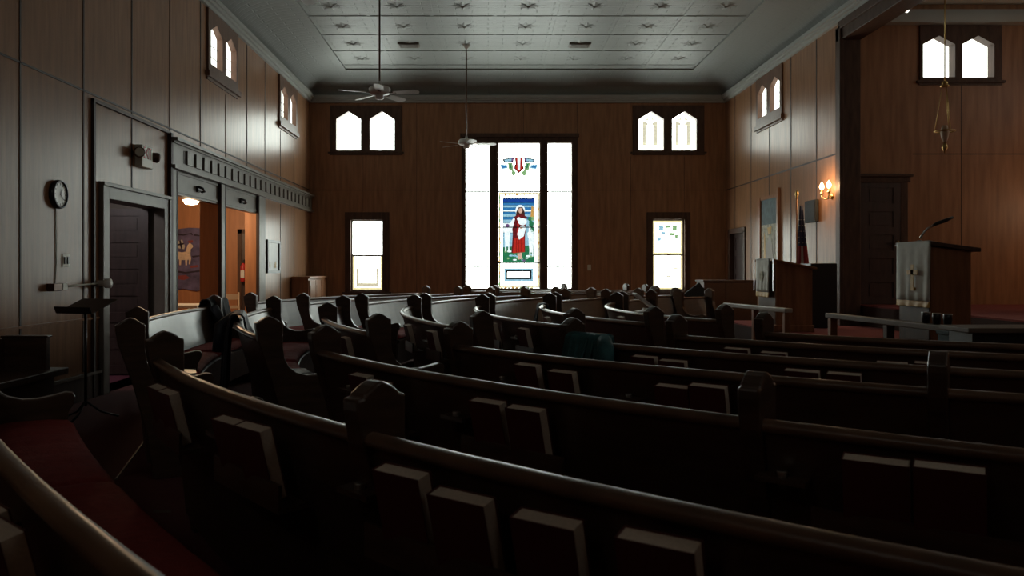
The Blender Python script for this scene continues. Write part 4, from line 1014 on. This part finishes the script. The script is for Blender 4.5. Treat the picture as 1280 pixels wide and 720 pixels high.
# blue-grey box and dark table at the right edge
t=thing('side_table',(3.75,5.45,0),'dark table with a pale top edge, beyond the end of the longer altar rail','table')
MB().box(3.28,4.3,5.46,5.82,.86,.895).build('tabletop','brownrail',t,bevel=.006)
MB().box(3.33,4.25,5.50,5.78,.40,.86).build('apron','black',t)
for x in (3.40,4.2):
    for y in (5.53,5.75): MB().box(x-.03,x+.03,y-.03,y+.03,0,.6).build('leg','black',t)
t=thing('blue_crate',(3.42,5.98,0),'blue-grey box standing at the end of the longer altar rail','box')
MB().box(3.46,3.66,6.0,6.16,0,.80).build('body','bluebox',t,bevel=.01); MB().box(3.45,3.67,5.99,6.17,.80,.83).build('lid','bluebox',t,bevel=.006)
# chair back at far right edge
t=thing('dark_chair',(7.05,10.0,.755),'dark chair back on the chancel carpet at the frame edge','chair')
MB().box(6.85,7.25,9.8,10.2,1.17,1.21).build('seat','black',t); MB().box(6.88,7.22,10.16,10.2,1.3,1.62).build('backrest','black',t)
for x in (6.88,7.22):
    for y in (9.83,10.18): MB().box(x-.02,x+.02,y-.02,y+.02,.755,1.17 if y<10 else 1.5).build('leg','black',t)

# wooden screen and music stand near the far side door
zs=13.9
t=thing('wooden_screen',(4.2,zs+.2,0),'plain brown wooden screen standing behind the short altar rail','screen')
MB().box(UX(880,zs),UX(947,zs),zs,zs+.5,.04,HZ(352,zs)).build('panel','brown',t,bevel=.008)
MB().box(UX(880,zs)-.02,UX(947,zs)+.02,zs-.02,zs+.52,HZ(352,zs),HZ(352,zs)+.025).box(UX(908,zs)-.01,UX(908,zs)+.012,zs-.012,zs,.1,HZ(352,zs)).build('cap','brown',t)
MB().box(UX(880,zs)+.03,UX(947,zs)-.03,zs+.03,zs+.47,0,.05).build('plinth','black',t)
zs=13.45; sx=UX(868,zs)
t=thing('black_music_stand',(sx,zs,0),'black tilted music stand beside the plain wooden screen','music stand')
MB().tube([(sx,zs,.1),(sx,zs,.85)],.014,8).build('pole','black',t)
for k in range(3): MB().tube([(sx,zs,.14),(sx+.25*cos(2.1*k),zs+.25*sin(2.1*k),.01)],.01,6).build('foot','black',t)
MB().obox((sx+.02,zs,.88),(.13,0,.10),(-.06,.05,.09),(.004,-.01,.0)).build('desk','black',t)

# chancel hanging lamp
hx_,hy_=UX(1181,10.0),10.0
t=thing('hanging_lamp',(hx_,hy_,2.75),'slender chain-hung sanctuary lamp in front of the chancel windows','lamp')
MB().tube([(hx_,hy_,3.64),(hx_,hy_,5.35)],.008,8).build('rod','brass',t)
MB().ball((hx_,hy_,3.62),.035).lathe((hx_,hy_,3.62),[(.012,.02),(.05,-.03),(.055,-.04),(.02,-.05)],14).build('crown','brass',t)
for k in range(3):
    a=k*2*pi/3+.4; MB().tube([(hx_+.03*cos(a),hy_+.03*sin(a),3.58),(hx_+.11*cos(a),hy_+.11*sin(a),3.03)],.005,6).build('chain','brass',t)
mb=MB(); R_=.115
mb.tube([(hx_+R_*cos(2*pi*k/20),hy_+R_*sin(2*pi*k/20),3.02) for k in range(21)],.010,8)
mb.build('ring','brass',t)
MB().lathe((hx_,hy_,3.02),[(.03,.07),(.045,.03),(.05,-.02),(.035,-.10),(.015,-.14)],14).build('glass_cup','paleframe',t)
MB().lathe((hx_,hy_,2.86),[(.012,.02),(.03,-.02),(.035,-.05),(.012,-.09),(.002,-.12)],12).build('finial','brass',t)
# spot under the chancel header
sx_,sy_,sz_=5.62,10.9,HZ(11,10.9)
t=thing('spot_lamp',(sx_,sy_,sz_),'small lit white spotlight under the chancel opening header','spotlight')
d=Vector((.45,-.75,-.35)).normalized(); c=Vector((sx_+.04,sy_,sz_))
MB().tube([c-d*.12,c+d*.06],[.04,.05],14).build('housing','white',t); MB().tube([c+d*.055,c+d*.065],[.044,.04],14).build('lens','spotlit',t)
MB().tube([c-d*.05,(sx_,sy_,sz_+.08),(sx_-.01,sy_,sz_+.14)],.012,8).build('bracket','black',t)
# small things on the far wall
x=UX(736.5,YB); t=thing('wall_switch',(x,YB,HZ(338,YB)),'small pale switch plate on the end wall beside the tall window','switch')
MB().box(x-.04,x+.04,YB-.008,YB,HZ(338,YB),HZ(331,YB)).build('plate','cream',t,bevel=.003); MB().box(x-.01,x+.01,YB-.02,YB-.008,HZ(336,YB),HZ(333,YB)).build('toggle','cream',t)
# metal strips at the aisle floor
def fstrip(a,b,label):
    a=Vector(a); b=Vector(b); d=(b-a)/2; n=Vector((-d.y,d.x,0)).normalized()
    return MB().obox((a+b)/2+Vector((0,0,.005)),d,n*.006,(0,0,.004))
zf=lambda y: 1300/(y-336)
m_=fstrip((UX(145,zf(600)),zf(600),0),(UX(180,zf(553)),zf(553),0),''); za=zf(641)
m_.add(*[ [(UX(190,za),za,.001),(UX(213,za),za,.001),(UX(213,za),za+.014,.009),(UX(190,za),za+.014,.009)],[(0,1,2,3)] ])
struct('trim_8',m_,'brownrail','thin metal edging strips set in the aisle carpet','trim')

# ------------------------------------------------------------------ lamps of the place and added fill lights
def point(name,loc,e,col,r=.1):
    l=bpy.data.lights.new(name,'POINT'); l.energy=e; l.color=col; l.shadow_soft_size=r
    o=bpy.data.objects.new(name,l); COL.objects.link(o); o.location=loc; return o
point('annex_lamp_light',(lx,ly,2.25),62,(1,.66,.38),.12)
point('annex_second_lamp_light',(-6.4,11.0,2.4),10,(1,.66,.38),.12)  # unseen fill added to lift the dark post between the openings
point('passage_lamp_light',(-5.0,8.0,2.45),24,(1,.93,.95),.1)  # fill without a fixture, added to brighten the open door leaf
point('chancel_lamp_light',(9.3,10.6,2.3),26,(1,.66,.40),.12)

# world, camera
sc=bpy.context.scene
w=bpy.data.worlds.new('world'); sc.world=w; w.use_nodes=True; w.node_tree.nodes['Background'].inputs[0].default_value=(.02,.022,.022,1)
cam=bpy.data.cameras.new('camera'); co=bpy.data.objects.new('camera',cam); COL.objects.link(co)
co.location=(0,0,CH); co.rotation_euler=(pi/2,0,0); cam.sensor_width=36; cam.lens=36*F/1280
cam.shift_x=(640-VX)/1280; cam.shift_y=-(360-VY)/1280
cam.dof.use_dof=True; cam.dof.focus_distance=9; cam.dof.aperture_fstop=5.6
cam.clip_start=.05; sc.camera=co
sc.view_settings.view_transform='Standard'; sc.view_settings.look='None'; sc.view_settings.gamma=1; sc.view_settings.use_curve_mapping=False
sc.view_settings.exposure=0
sc.cycles.use_denoising=True; sc.cycles.max_bounces=8; sc.cycles.diffuse_bounces=5; sc.cycles.sample_clamp_indirect=6
